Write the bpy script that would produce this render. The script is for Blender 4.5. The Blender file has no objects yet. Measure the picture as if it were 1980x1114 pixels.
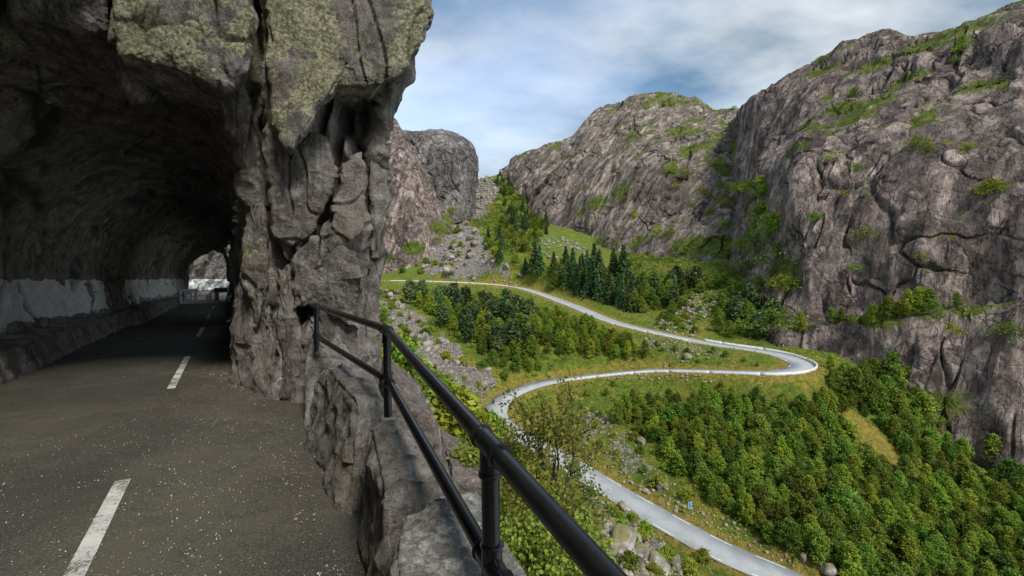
import bpy, math, random
import numpy as np
from mathutils import Vector, Matrix

random.seed(7)
rng = np.random.default_rng(7)
C = bpy.context.scene.collection
SC = bpy.context.scene

# ------------------------------------------------------------------ camera, sky, sun, exposure
F = 900.0                      # focal length in photograph pixels (photo is 1980 wide)
HZ = 540.0                     # row of the horizon in the photograph
cam_d = bpy.data.cameras.new('camera')
cam = bpy.data.objects.new('camera', cam_d)
C.objects.link(cam)
cam.location = (0, 0, 0)
cam.rotation_euler = (math.radians(90), 0, 0)
cam_d.sensor_width = 36.0
cam_d.lens = 36.0 * F / 1980.0
cam_d.shift_y = -(557.0 - HZ) / 1980.0
cam_d.clip_start = 0.05
cam_d.clip_end = 6000
SC.camera = cam

SUN_EL, SUN_AZ = 46.0, 152.0   # degrees; azimuth clockwise from the view direction (+Y)
sd = Vector((math.sin(math.radians(SUN_AZ)) * math.cos(math.radians(SUN_EL)),
             math.cos(math.radians(SUN_AZ)) * math.cos(math.radians(SUN_EL)),
             math.sin(math.radians(SUN_EL))))
sun_d = bpy.data.lights.new('sun', 'SUN')
sun_d.energy = 1.5
sun_d.angle = math.radians(11)
sun_d.color = (1.0, 0.96, 0.9)
sun = bpy.data.objects.new('sun', sun_d)
C.objects.link(sun)
sun.rotation_euler = (-sd).to_track_quat('-Z', 'Y').to_euler()

SC.view_settings.view_transform = 'Standard'
SC.view_settings.look = 'None'
SC.view_settings.exposure = 1.45
SC.view_settings.gamma = 1.0
SC.view_settings.use_curve_mapping = False
SC.cycles.use_denoising = True
SC.cycles.max_bounces = 8
SC.cycles.diffuse_bounces = 4
SC.cycles.transparent_max_bounces = 4


def node(nt, kind, x=0, y=0, **kw):
    n = nt.nodes.new(kind)
    n.location = (x, y)
    for k, v in kw.items():
        setattr(n, k, v)
    return n


def make_world():
    w = bpy.data.worlds.new('World')
    SC.world = w
    w.use_nodes = True
    nt = w.node_tree
    nt.nodes.clear()
    L = nt.links.new
    out = node(nt, 'ShaderNodeOutputWorld')
    bg = node(nt, 'ShaderNodeBackground')
    bg.inputs['Strength'].default_value = 0.1
    sky = node(nt, 'ShaderNodeTexSky', sky_type='NISHITA')
    sky.sun_disc = False
    sky.sun_elevation = math.radians(SUN_EL)
    sky.sun_rotation = math.radians(SUN_AZ)
    sky.air_density = 1.0
    sky.dust_density = 1.0
    tc = node(nt, 'ShaderNodeTexCoord')
    sep = node(nt, 'ShaderNodeSeparateXYZ')
    L(tc.outputs['Generated'], sep.inputs[0])
    # clouds as a flat layer overhead: direction / (z + .25)
    add = node(nt, 'ShaderNodeMath', operation='ADD')
    L(sep.outputs['Z'], add.inputs[0])
    add.inputs[1].default_value = 0.25
    mx = node(nt, 'ShaderNodeMath', operation='MAXIMUM')
    L(add.outputs[0], mx.inputs[0])
    mx.inputs[1].default_value = 0.08
    dx = node(nt, 'ShaderNodeMath', operation='DIVIDE')
    dy = node(nt, 'ShaderNodeMath', operation='DIVIDE')
    L(sep.outputs['X'], dx.inputs[0]); L(mx.outputs[0], dx.inputs[1])
    L(sep.outputs['Y'], dy.inputs[0]); L(mx.outputs[0], dy.inputs[1])
    cmb = node(nt, 'ShaderNodeCombineXYZ')
    L(dx.outputs[0], cmb.inputs[0]); L(dy.outputs[0], cmb.inputs[1])
    mp = node(nt, 'ShaderNodeMapping')
    mp.inputs['Location'].default_value = (3.1, 1.75, 0.0)
    mp.inputs['Rotation'].default_value = (0, 0, math.radians(-25))
    mp.inputs['Scale'].default_value = (0.62, 0.9, 1)
    L(cmb.outputs[0], mp.inputs[0])
    n1 = node(nt, 'ShaderNodeTexNoise')
    n1.inputs['Scale'].default_value = 1.15
    n1.inputs['Detail'].default_value = 7
    n1.inputs['Roughness'].default_value = 0.5
    n1.inputs['Distortion'].default_value = 0.25
    L(mp.outputs[0], n1.inputs['Vector'])
    r1 = node(nt, 'ShaderNodeValToRGB')           # cover
    r1.color_ramp.elements[0].position = 0.36
    r1.color_ramp.elements[0].color = (0.26, 0.26, 0.26, 1)
    r1.color_ramp.elements[1].position = 0.60
    r1.color_ramp.elements[1].color = (1, 1, 1, 1)
    L(n1.outputs['Fac'], r1.inputs[0])
    n2 = node(nt, 'ShaderNodeTexNoise')
    n2.inputs['Scale'].default_value = 2.1
    n2.inputs['Detail'].default_value = 6
    n2.inputs['Roughness'].default_value = 0.52
    L(mp.outputs[0], n2.inputs['Vector'])
    r2 = node(nt, 'ShaderNodeValToRGB')           # bright and grey cloud
    e = r2.color_ramp.elements
    e[0].position = 0.38; e[0].color = (0.42, 0.86, 1.36, 1)
    e[1].position = 0.64; e[1].color = (3.55, 3.7, 3.8, 1)
    L(n2.outputs['Fac'], r2.inputs[0])
    # haze-white towards the horizon
    hz = node(nt, 'ShaderNodeMapRange')
    hz.inputs['From Min'].default_value = 0.0
    hz.inputs['From Max'].default_value = 0.36
    hz.inputs['To Min'].default_value = 0.85
    hz.inputs['To Max'].default_value = 0.0
    L(sep.outputs['Z'], hz.inputs[0])
    m1 = node(nt, 'ShaderNodeMix', data_type='RGBA')
    L(r1.outputs[0], m1.inputs[0])
    L(sky.outputs[0], m1.inputs[6]); L(r2.outputs[0], m1.inputs[7])
    m2 = node(nt, 'ShaderNodeMix', data_type='RGBA')
    L(hz.outputs[0], m2.inputs[0])
    L(m1.outputs[2], m2.inputs[6])
    m2.inputs[7].default_value = (3.2, 3.5, 3.7, 1)
    L(m2.outputs[2], bg.inputs['Color'])
    L(bg.outputs[0], out.inputs['Surface'])


make_world()


# ------------------------------------------------------------------ numpy noise
def _hash(ix, iy, iz, seed):
    h = (ix.astype(np.uint32) * np.uint32(374761393) + iy.astype(np.uint32) * np.uint32(668265263)
         + iz.astype(np.uint32) * np.uint32(2147483647) + np.uint32((seed * 974634777) & 0xffffffff))
    h = (h ^ (h >> np.uint32(13))) * np.uint32(1274126177)
    h = (h ^ (h >> np.uint32(16))) * np.uint32(2246822519)
    return h ^ (h >> np.uint32(13))


def _f(h):
    return (h & np.uint32(0xffffff)).astype(np.float32) / np.float32(0xffffff)


def pnoise(p, seed=0):
    """gradient noise, about -1..1, p is (N,3)"""
    p = np.asarray(p, np.float32)
    i = np.floor(p).astype(np.int64)
    f = (p - i).astype(np.float32)
    w = f * f * f * (f * (f * 6 - 15) + 10)
    res = np.zeros(len(p), np.float32)
    for dx in (0, 1):
        wx = w[:, 0] if dx else 1 - w[:, 0]
        for dy in (0, 1):
            wy = w[:, 1] if dy else 1 - w[:, 1]
            for dz in (0, 1):
                wz = w[:, 2] if dz else 1 - w[:, 2]
                h = _hash(i[:, 0] + dx, i[:, 1] + dy, i[:, 2] + dz, seed)
                gx = _f(h) * 2 - 1
                gy = _f(h * np.uint32(747796405) + np.uint32(11)) * 2 - 1
                gz = _f(h * np.uint32(277803737) + np.uint32(5)) * 2 - 1
                res += wx * wy * wz * (gx * (f[:, 0] - dx) + gy * (f[:, 1] - dy) + gz * (f[:, 2] - dz))
    return res * 1.5


def fbm(p, octv=4, seed=0, gain=0.5, lac=2.03):
    a, s, r = 1.0, 0.0, 0
    p = np.asarray(p, np.float32)
    for k in range(octv):
        r = r + a * pnoise(p, seed + k * 17)
        s += a
        a *= gain
        p = p * lac + 7.3
    return r / s


def ridged(p, octv=4, seed=0, gain=0.5):
    a, s, r = 1.0, 0.0, 0
    p = np.asarray(p, np.float32)
    for k in range(octv):
        r = r + a * (1 - np.abs(pnoise(p, seed + k * 13)) * 2)
        s += a
        a *= gain
        p = p * 2.1 + 3.1
    return r / s


def worley(p, seed=0):
    p = np.asarray(p, np.float32)
    i = np.floor(p).astype(np.int64)
    n = len(p)
    f1 = np.full(n, 9, np.float32); f2 = np.full(n, 9, np.float32)
    idh = np.zeros(n, np.uint32); dv = np.zeros((n, 3), np.float32)
    for dx in (-1, 0, 1):
        for dy in (-1, 0, 1):
            for dz in (-1, 0, 1):
                cx, cy, cz = i[:, 0] + dx, i[:, 1] + dy, i[:, 2] + dz
                h = _hash(cx, cy, cz, seed)
                q = np.stack([cx + _f(h), cy + _f(h * np.uint32(747796405) + np.uint32(1)),
                              cz + _f(h * np.uint32(277803737) + np.uint32(3))], 1).astype(np.float32)
                d = p - q
                r = np.sqrt((d * d).sum(1))
                c = r < f1
                f2 = np.where(c, f1, np.minimum(f2, r))
                f1 = np.where(c, r, f1)
                idh = np.where(c, h, idh)
                dv[c] = d[c]
    return f1, f2, idh, dv


def sstep(a, b, x):
    t = np.clip((x - a) / (b - a), 0, 1)
    return t * t * (3 - 2 * t)


def blocks(p, size, seed, tilt=0.7, axes=None, warp=0.25, ramp_w=0.16):
    """broken-rock relief: every cell has its own offset and tilt; returns height (-1..1) and crack mask (0 in a joint)"""
    q = np.asarray(p, np.float32)
    if axes is not None:
        q = q @ np.asarray(axes, np.float32).T
    q = q / np.asarray(size, np.float32)
    if warp:
        q = q + warp * np.stack([pnoise(q * 1.3, seed + 1), pnoise(q * 1.3 + 9, seed + 2), pnoise(q * 1.3 + 21, seed + 3)], 1)
    f1, f2, h, d = worley(q, seed)
    o = _f(h * np.uint32(2654435761)) * 2 - 1
    g = np.stack([_f(h * np.uint32(40503) + np.uint32(7)), _f(h * np.uint32(69069) + np.uint32(9)),
                  _f(h * np.uint32(1664525) + np.uint32(13))], 1) * 2 - 1
    return (o * 0.6 + tilt * (g * d).sum(1)) * sstep(0, ramp_w, f2 - f1), f2 - f1


def facets(p, size, seed, tilt=0.8, kap=0.9, axes=None, warp=0.12, low=True):
    """chipped rock: the lower (low) or upper envelope of many tilted scoops; returns height and distance from the nearest arris"""
    q = np.asarray(p, np.float32)
    if axes is not None:
        q = q @ np.asarray(axes, np.float32).T
    q = q / np.asarray(size, np.float32)
    if warp:
        q = q + warp * np.stack([pnoise(q * 1.7, seed + 1), pnoise(q * 1.7 + 9, seed + 2), pnoise(q * 1.7 + 21, seed + 3)], 1)
    i = np.floor(q).astype(np.int64)
    b1 = np.full(len(q), 99, np.float32); b2 = b1.copy()
    sg = 1.0 if low else -1.0
    for dx in (-1, 0, 1):
        for dy in (-1, 0, 1):
            for dz in (-1, 0, 1):
                cx, cy, cz = i[:, 0] + dx, i[:, 1] + dy, i[:, 2] + dz
                h = _hash(cx, cy, cz, seed)
                d0 = q[:, 0] - cx - _f(h)
                d1 = q[:, 1] - cy - _f(h * np.uint32(747796405) + np.uint32(1))
                d2 = q[:, 2] - cz - _f(h * np.uint32(277803737) + np.uint32(3))
                v = (_f(h * np.uint32(2654435761)) - 0.5) * 0.7
                v = v + tilt * ((_f(h * np.uint32(40503) + np.uint32(7)) * 2 - 1) * d0 + (_f(h * np.uint32(69069) + np.uint32(9)) * 2 - 1) * d1
                                + (_f(h * np.uint32(1664525) + np.uint32(13)) * 2 - 1) * d2)
                v = v * sg + kap * (d0 * d0 + d1 * d1 + d2 * d2)
                b2 = np.where(v < b1, b1, np.minimum(b2, v))
                b1 = np.minimum(b1, v)
    return (b1 - b1.mean()) * sg, b2 - b1


# ------------------------------------------------------------------ mesh helpers
def mesh_np(name, v, f, mat=None, smooth=False, attrs=None):
    v = np.asarray(v, np.float32); f = np.asarray(f, np.int32)
    me = bpy.data.meshes.new(name)
    k = f.shape[1]
    me.vertices.add(len(v)); me.vertices.foreach_set('co', v.ravel())
    me.loops.add(f.size); me.loops.foreach_set('vertex_index', f.ravel())
    me.polygons.add(len(f))
    me.polygons.foreach_set('loop_start', np.arange(0, f.size, k, dtype=np.int32))
    me.polygons.foreach_set('loop_total', np.full(len(f), k, np.int32))
    if smooth:
        me.polygons.foreach_set('use_smooth', np.ones(len(f), bool))
    me.update(calc_edges=True)
    for an, av in (attrs or {}).items():
        a = me.attributes.new(an, 'FLOAT', 'POINT')
        a.data.foreach_set('value', np.asarray(av, np.float32))
    if mat is not None:
        me.materials.append(mat)
    return me


def link(name, me, parent=None, loc=None):
    o = bpy.data.objects.new(name, me)
    C.objects.link(o)
    if parent is not None:
        o.parent = parent
    if loc is not None:
        o.location = loc
    return o


def tag(o, label=None, cat=None, group=None, kind=None):
    if label: o['label'] = label
    if cat: o['category'] = cat
    if group: o['group'] = group
    if kind: o['kind'] = kind
    return o


def empty(name, loc=(0, 0, 0), rz=0.0):
    o = bpy.data.objects.new(name, None)
    o.empty_display_size = 0.2
    C.objects.link(o)
    o.location = loc
    o.rotation_euler = (0, 0, rz)
    return o


def grid_faces(nu, nv):
    a = np.arange(nu * nv).reshape(nu, nv)
    return np.stack([a[:-1, :-1], a[1:, :-1], a[1:, 1:], a[:-1, 1:]], -1).reshape(-1, 4)


def grid_normals(P):
    du = np.gradient(P, axis=0); dv = np.gradient(P, axis=1)
    n = np.cross(du, dv)
    return n / (np.linalg.norm(n, axis=2, keepdims=True) + 1e-9)


def catmull(K, counts):
    """K (n,...) keys along axis 0, counts samples per interval -> smooth samples"""
    K = np.asarray(K, float)
    out = []
    n = len(K)
    for i in range(n - 1):
        p1, p2 = K[i], K[i + 1]
        p0 = K[i - 1] if i > 0 else 2 * p1 - p2
        p3 = K[i + 2] if i + 2 < n else 2 * p2 - p1
        t = np.linspace(0, 1, counts[i], endpoint=(i == n - 2))
        t = t.reshape((-1,) + (1,) * (K.ndim - 1))
        # centred tangents softened so that steps keep their corners
        m1 = 0.42 * (p2 - p0); m2 = 0.42 * (p3 - p1)
        out.append((2 * t**3 - 3 * t**2 + 1) * p1 + (t**3 - 2 * t**2 + t) * m1
                   + (-2 * t**3 + 3 * t**2) * p2 + (t**3 - t**2) * m2)
    return np.concatenate(out, 0)


def unp(px, py, Y):
    return np.array([(px - 990.0) / F * Y, Y, (HZ - py) / F * Y])


def atz(px, py, z):
    Y = z * F / (HZ - py)
    return unp(px, py, Y)


def proj(P):
    P = np.asarray(P)
    Y = np.maximum(P[..., 1], 1e-3)
    return 990 + F * P[..., 0] / Y, HZ - F * P[..., 2] / Y


def inpoly(px, py, poly):
    r = np.zeros(len(px), bool)
    n = len(poly)
    for i in range(n):
        x1, y1 = poly[i]; x2, y2 = poly[(i + 1) % n]
        c = ((y1 > py) != (y2 > py)) & (px < (x2 - x1) * (py - y1) / ((y2 - y1) or 1e-9) + x1)
        r ^= c
    return r


# road frame of the tunnel: s along the road, r to its right, camera at (0, 0)
TS = np.array([-0.521, 0.853]); TR = np.array([0.853, 0.521])
HR = 1.5                        # camera height above the tunnel road


def srz(s, r, z):
    s = np.asarray(s, float); r = np.asarray(r, float); z = np.asarray(z, float)
    return np.stack([s * TS[0] + r * TR[0], s * TS[1] + r * TR[1], z + 0 * s], -1)


# ------------------------------------------------------------------ materials
def new_mat(name):
    m = bpy.data.materials.new(name)
    m.use_nodes = True
    nt = m.node_tree
    b = nt.nodes['Principled BSDF']
    return m, nt, b


def mixc(nt, fac, a, b, blend='MIX'):
    n = node(nt, 'ShaderNodeMix', data_type='RGBA', blend_type=blend)
    if isinstance(fac, (int, float)): n.inputs[0].default_value = fac
    else: nt.links.new(fac, n.inputs[0])
    for idx, v in ((6, a), (7, b)):
        if isinstance(v, (tuple, list)): n.inputs[idx].default_value = (v[0], v[1], v[2], 1)
        else: nt.links.new(v, n.inputs[idx])
    return n.outputs[2]


def ramp(nt, inp, a, b, ca=0.0, cb=1.0):
    n = node(nt, 'ShaderNodeMapRange', interpolation_type='SMOOTHSTEP')
    nt.links.new(inp, n.inputs[0])
    n.inputs[1].default_value = a; n.inputs[2].default_value = b
    n.inputs[3].default_value = ca; n.inputs[4].default_value = cb
    return n.outputs[0]


def mth(nt, op, a, b=0.0):
    n = node(nt, 'ShaderNodeMath', operation=op)
    for i, v in ((0, a), (1, b)):
        if isinstance(v, (int, float)): n.inputs[i].default_value = v
        else: nt.links.new(v, n.inputs[i])
    return n.outputs[0]


def noise_tex(nt, vec, scale, detail=6, rough=0.6, dist=0.0):
    n = node(nt, 'ShaderNodeTexNoise')
    n.inputs['Scale'].default_value = scale
    n.inputs['Detail'].default_value = detail
    n.inputs['Roughness'].default_value = rough
    n.inputs['Distortion'].default_value = dist
    if vec is not None: nt.links.new(vec, n.inputs['Vector'])
    return n.outputs['Fac']


def mapped(nt, vec, scale=(1, 1, 1), rot=(0, 0, 0)):
    n = node(nt, 'ShaderNodeMapping', vector_type='TEXTURE')       # turn first, then stretch
    n.inputs['Scale'].default_value = tuple(1.0 / k for k in scale)
    n.inputs['Rotation'].default_value = rot
    nt.links.new(vec, n.inputs[0])
    return n.outputs[0]


def voro_edge(nt, vec, scale):
    n = node(nt, 'ShaderNodeTexVoronoi', feature='DISTANCE_TO_EDGE')
    n.inputs['Scale'].default_value = scale
    nt.links.new(vec, n.inputs['Vector'])
    return n.outputs['Distance']


def attr(nt, name):
    return node(nt, 'ShaderNodeAttribute', attribute_name=name).outputs['Fac']


def objpos(nt):
    return node(nt, 'ShaderNodeTexCoord').outputs['Object']


def bump(nt, b, h, strength=0.5, dist=0.1, prev=None):
    n = node(nt, 'ShaderNodeBump')
    n.inputs['Strength'].default_value = strength
    n.inputs['Distance'].default_value = dist
    nt.links.new(h, n.inputs['Height'])
    if prev is not None: nt.links.new(prev, n.inputs['Normal'])
    if b is not None: nt.links.new(n.outputs[0], b.inputs['Normal'])
    return n.outputs[0]


def cliff_material(name, c1, c2, c3, sc=1.0, tiltrot=(0, 0, 0), veg=True):
    """far rock walls: broad tone, drainage streaks, joints, moss where attribute veg is set"""
    m, nt, b = new_mat(name)
    L = nt.links.new
    P = objpos(nt)
    big = noise_tex(nt, P, 0.03 * sc, 6, 0.6)
    mid = noise_tex(nt, P, 0.22 * sc, 8, 0.68)
    st = noise_tex(nt, mapped(nt, P, (0.32 * sc, 0.32 * sc, 0.03 * sc)), 1.0, 7, 0.65, 0.4)
    st2 = noise_tex(nt, mapped(nt, P, (0.5 * sc, 0.5 * sc, 0.06 * sc), tiltrot), 1.0, 6, 0.65, 0.2)
    col = mixc(nt, ramp(nt, big, 0.42, 0.58), c1, c2)
    col = mixc(nt, ramp(nt, mid, 0.48, 0.66, 0, 0.85), col, c3)
    col = mixc(nt, ramp(nt, mid, 0.36, 0.47, 0.7, 0), col, (c1[0] * .4, c1[1] * .4, c1[2] * .42))
    fsp = noise_tex(nt, P, 1.1 * sc, 7, 0.75)
    col = mixc(nt, ramp(nt, fsp, 0.36, 0.46, 0.7, 0), col, (c1[0] * .35, c1[1] * .34, c1[2] * .34))
    col = mixc(nt, ramp(nt, fsp, 0.55, 0.66, 0, 0.5), col, c3)
    col = mixc(nt, ramp(nt, st, 0.5, 0.64, 0, 0.45), col, (c1[0] * .42, c1[1] * .4, c1[2] * .42))
    col = mixc(nt, ramp(nt, st2, 0.52, 0.7, 0, 0.5), col, (c3[0] * 1.1, c3[1] * 1.08, c3[2] * 1.02))
    fq = noise_tex(nt, mapped(nt, P, (0.26 * sc, 0.26 * sc, 0.035 * sc), tiltrot), 1.0, 5, 0.6, 0.15)
    fl = mth(nt, 'ABSOLUTE', mth(nt, 'SUBTRACT', fq, 0.5))
    fk = noise_tex(nt, mapped(nt, P, (0.9 * sc, 0.9 * sc, 0.16 * sc), tiltrot), 1.0, 5, 0.62, 0.2)
    fl2 = mth(nt, 'ABSOLUTE', mth(nt, 'SUBTRACT', fk, 0.5))
    col = mixc(nt, mth(nt, 'MULTIPLY', ramp(nt, fl, 0.0, 0.014, 0.6, 0.0), ramp(nt, big, 0.35, 0.6, 0.25, 1)), col, (0.035, 0.032, 0.03))
    col = mixc(nt, mth(nt, 'MULTIPLY', ramp(nt, fl2, 0.0, 0.018, 0.4, 0.0), ramp(nt, mid, 0.4, 0.6, 0.15, 1)), col, (0.05, 0.045, 0.042))
    wn = node(nt, 'ShaderNodeTexNoise'); wn.inputs['Scale'].default_value = 0.22 * sc; wn.inputs['Detail'].default_value = 4
    L(P, wn.inputs['Vector'])
    wv = node(nt, 'ShaderNodeVectorMath', operation='MULTIPLY_ADD')
    L(wn.outputs['Color'], wv.inputs[0]); wv.inputs[1].default_value = (5, 5, 5); L(P, wv.inputs[2])
    jm = ramp(nt, noise_tex(nt, P, 0.06 * sc, 3), 0.42, 0.56, 0.1, 1.0)
    hj = None
    for vs_, st_, dk in ((0.10 * sc, (1, 1, 0.5), 0.75), (0.30 * sc, (1, 1, 0.4), 0.6)):
        vec = mapped(nt, wv.outputs[0], tuple(vs_ * k for k in st_), tiltrot)
        tone = node(nt, 'ShaderNodeTexVoronoi', feature='F1'); L(vec, tone.inputs['Vector']); tone.inputs['Scale'].default_value = 1.0
        sepc = node(nt, 'ShaderNodeSeparateColor'); L(tone.outputs['Color'], sepc.inputs[0])
        hsv = node(nt, 'ShaderNodeHueSaturation'); L(col, hsv.inputs['Color'])
        L(ramp(nt, sepc.outputs[0], 0, 1, 0.72, 1.3), hsv.inputs['Value'])
        ed = voro_edge(nt, vec, 1.0)
        col = mixc(nt, mth(nt, 'MULTIPLY', ramp(nt, ed, 0.0, 0.03, dk, 0.0), jm), hsv.outputs[0], (0.035, 0.03, 0.028))
        hh = mth(nt, 'ADD', mth(nt, 'MULTIPLY', sepc.outputs[1], 0.8), ramp(nt, ed, 0, 0.06))
        hj = hh if hj is None else mth(nt, 'ADD', hj, mth(nt, 'MULTIPLY', hh, 0.5))
    crk = attr(nt, 'crack')
    col = mixc(nt, ramp(nt, crk, 0.0, 0.10, 0.55, 0.0), col, (0.05, 0.045, 0.042))
    if veg:
        v = attr(nt, 'veg')
        gn = noise_tex(nt, P, 0.8, 6, 0.7)
        vm = ramp(nt, mth(nt, 'ADD', v, mth(nt, 'MULTIPLY', mth(nt, 'SUBTRACT', gn, 0.5), 1.1)), 0.42, 0.62)
        gcol = mixc(nt, ramp(nt, noise_tex(nt, P, 0.35, 4), 0.4, 0.62), (0.09, 0.125, 0.016), (0.19, 0.22, 0.03))
        gcol = mixc(nt, ramp(nt, noise_tex(nt, P, 2.2, 3), 0.45, 0.7, 0, 0.7), gcol, (0.035, 0.06, 0.014))
        col = mixc(nt, vm, col, gcol)
    L(col, b.inputs['Base Color'])
    b.inputs['Roughness'].default_value = 0.85
    b.inputs['Specular IOR Level'].default_value = 0.25
    n1 = bump(nt, None, mth(nt, 'ADD', fsp, mth(nt, 'MULTIPLY', mid, 2.0)), 1.0, 1.3)
    n2 = bump(nt, None, st2, 0.7, 0.8, n1)
    n3 = bump(nt, None, ramp(nt, fl, 0, 0.05), 0.8, 1.0, n2)
    n4 = bump(nt, None, ramp(nt, fl2, 0, 0.05), 0.35, 0.3, n3)
    bump(nt, b, hj, 0.7, 0.9, n4)
    return m


def near_rock_material(name, ca, cb, cc, lichen=(0.6, 0.58, 0.34), fine=1.0):
    """rock a few metres away: attributes crack, lichen, paint"""
    m, nt, b = new_mat(name)
    L = nt.links.new
    P = objpos(nt)
    big = noise_tex(nt, P, 0.9, 6, 0.6)
    mid = noise_tex(nt, P, 4.5, 8, 0.68)
    fin = noise_tex(nt, P, 38 * fine, 5, 0.7)
    vst = noise_tex(nt, mapped(nt, P, (3, 3, 0.35)), 1.0, 7, 0.65, 0.5)
    col = mixc(nt, ramp(nt, big, 0.40, 0.60), ca, cb)
    col = mixc(nt, ramp(nt, mid, 0.46, 0.64, 0, 0.9), col, cc)
    col = mixc(nt, ramp(nt, mid, 0.36, 0.46, 0.75, 0), col, (ca[0] * .35, ca[1] * .35, ca[2] * .36))
    col = mixc(nt, ramp(nt, vst, 0.5, 0.64, 0, 0.7), col, (ca[0] * .34, ca[1] * .34, ca[2] * .36))
    rust = noise_tex(nt, P, 1.7, 6, 0.65)
    col = mixc(nt, ramp(nt, rust, 0.53, 0.68, 0, 0.5), col, (0.26, 0.175, 0.105))
    wst = noise_tex(nt, mapped(nt, P, (5, 5, 0.7)), 1.0, 7, 0.68, 0.7)
    col = mixc(nt, ramp(nt, wst, 0.57, 0.66, 0, 0.75), col, (0.56, 0.54, 0.48))
    spk = noise_tex(nt, P, 19 * fine, 6, 0.75)
    col = mixc(nt, ramp(nt, spk, 0.56, 0.68, 0, 0.55), col, (0.44, 0.41, 0.36))
    col = mixc(nt, ramp(nt, spk, 0.34, 0.44, 0.65, 0), col, (0.03, 0.028, 0.025))
    li = attr(nt, 'lichen')
    ln = noise_tex(nt, P, 11, 8, 0.75)
    li = mth(nt, 'MULTIPLY', li, ramp(nt, noise_tex(nt, P, 1.5, 5, 0.6), 0.36, 0.62, 0.45, 1.15))
    lm = ramp(nt, mth(nt, 'ADD', li, mth(nt, 'MULTIPLY', mth(nt, 'SUBTRACT', ln, 0.5), 2.2)), 0.48, 0.72, 0, 0.9)
    lc = mixc(nt, ramp(nt, noise_tex(nt, P, 26, 6, 0.7), 0.4, 0.6), (lichen[0] * .4, lichen[1] * .4, lichen[2] * .35), (lichen[0] * 1.25, lichen[1] * 1.25, lichen[2] * 1.3))
    col = mixc(nt, lm, col, lc)
    col = mixc(nt, ramp(nt, fin, 0.3, 0.7, 0, 0.5), mixc(nt, 0.5, col, (0.015, 0.015, 0.015)), col)
    pa = attr(nt, 'paint')
    pn = noise_tex(nt, P, 2.6, 8, 0.72)
    pm = ramp(nt, mth(nt, 'ADD', pa, mth(nt, 'MULTIPLY', mth(nt, 'SUBTRACT', pn, 0.5), 1.5)), 0.50, 0.60)
    pc = mixc(nt, ramp(nt, noise_tex(nt, P, 5, 6, 0.7), 0.35, 0.65), (0.66, 0.67, 0.62), (0.84, 0.85, 0.81))
    col = mixc(nt, pm, col, pc)
    crk = attr(nt, 'crack')
    col = mixc(nt, ramp(nt, crk, 0.0, 0.07, 0.8, 0.0), col, (0.03, 0.028, 0.026))
    L(col, b.inputs['Base Color'])
    L(ramp(nt, mid, 0.3, 0.7, 0.6, 0.9), b.inputs['Roughness'])
    b.inputs['Specular IOR Level'].default_value = 0.3
    n1 = bump(nt, None, mid, 1.0, 0.12)
    n2 = bump(nt, None, spk, 1.0, 0.05, n1)
    bump(nt, b, fin, 0.5, 0.01, n2)
    return m


def simple_mat(name, col, rough=0.7, metal=0.0, spec=0.5, nscale=None, ncol=None, bumps=0.0):
    m, nt, b = new_mat(name)
    b.inputs['Roughness'].default_value = rough
    b.inputs['Metallic'].default_value = metal
    b.inputs['Specular IOR Level'].default_value = spec
    b.inputs['Base Color'].default_value = (*col, 1)
    if nscale:
        n = noise_tex(nt, objpos(nt), nscale, 6, 0.65)
        nt.links.new(mixc(nt, ramp(nt, n, 0.4, 0.65), col, ncol or tuple(c * .6 for c in col)), b.inputs['Base Color'])
        if bumps: bump(nt, b, n, bumps, 0.02)
    return m


def leaf_material(name, dark, light, trans=0.3, vscale=0.9):
    """leaves: tone differs per tree (object random) and per clump"""
    m, nt, b = new_mat(name)
    L = nt.links.new
    oi = node(nt, 'ShaderNodeObjectInfo')
    P = objpos(nt)
    n = noise_tex(nt, P, vscale, 4, 0.65)
    col = mixc(nt, ramp(nt, n, 0.35, 0.68), dark, light)
    hs = node(nt, 'ShaderNodeHueSaturation')
    L(col, hs.inputs['Color'])
    L(ramp(nt, oi.outputs['Random'], 0, 1, 0.465, 0.518), hs.inputs['Hue'])
    rv = mth(nt, 'FRACT', mth(nt, 'MULTIPLY', oi.outputs['Random'], 7.31))
    L(ramp(nt, rv, 0, 1, 0.75, 1.6), hs.inputs['Value'])
    hs.inputs['Saturation'].default_value = 1.0
    L(hs.outputs[0], b.inputs['Base Color'])
    b.inputs['Roughness'].default_value = 0.55
    b.inputs['Specular IOR Level'].default_value = 0.25
    tr = node(nt, 'ShaderNodeBsdfTranslucent')
    L(hs.outputs[0], tr.inputs['Color'])
    mx = node(nt, 'ShaderNodeMixShader')
    mx.inputs[0].default_value = trans
    L(b.outputs[0], mx.inputs[1]); L(tr.outputs[0], mx.inputs[2])
    L(mx.outputs[0], nt.nodes['Material Output'].inputs['Surface'])
    return m


M = {}
M['cliff'] = cliff_material('cliff rock', (0.185, 0.137, 0.118), (0.305, 0.233, 0.202), (0.51, 0.425, 0.365), tiltrot=(0, 0.25, 0.3))
M['mountain'] = cliff_material('mountain rock', (0.18, 0.14, 0.115), (0.31, 0.25, 0.207), (0.50, 0.425, 0.355), 0.8, (0, 0.6, 0.2))
M['grey_mountain'] = cliff_material('grey mountain rock', (0.13, 0.118, 0.11), (0.215, 0.196, 0.184), (0.35, 0.32, 0.295), 0.7, (0, -0.25, 0))
M['tunnel'] = near_rock_material('tunnel rock', (0.25, 0.215, 0.185), (0.37, 0.32, 0.275), (0.56, 0.515, 0.46))
M['stone'] = near_rock_material('guard stone', (0.29, 0.25, 0.205), (0.40, 0.355, 0.30), (0.52, 0.485, 0.425), (0.7, 0.68, 0.6))
M['pale_stone'] = near_rock_material('pale granite', (0.42, 0.39, 0.34), (0.5, 0.47, 0.42), (0.6, 0.57, 0.51), (0.75, 0.73, 0.65))
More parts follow.
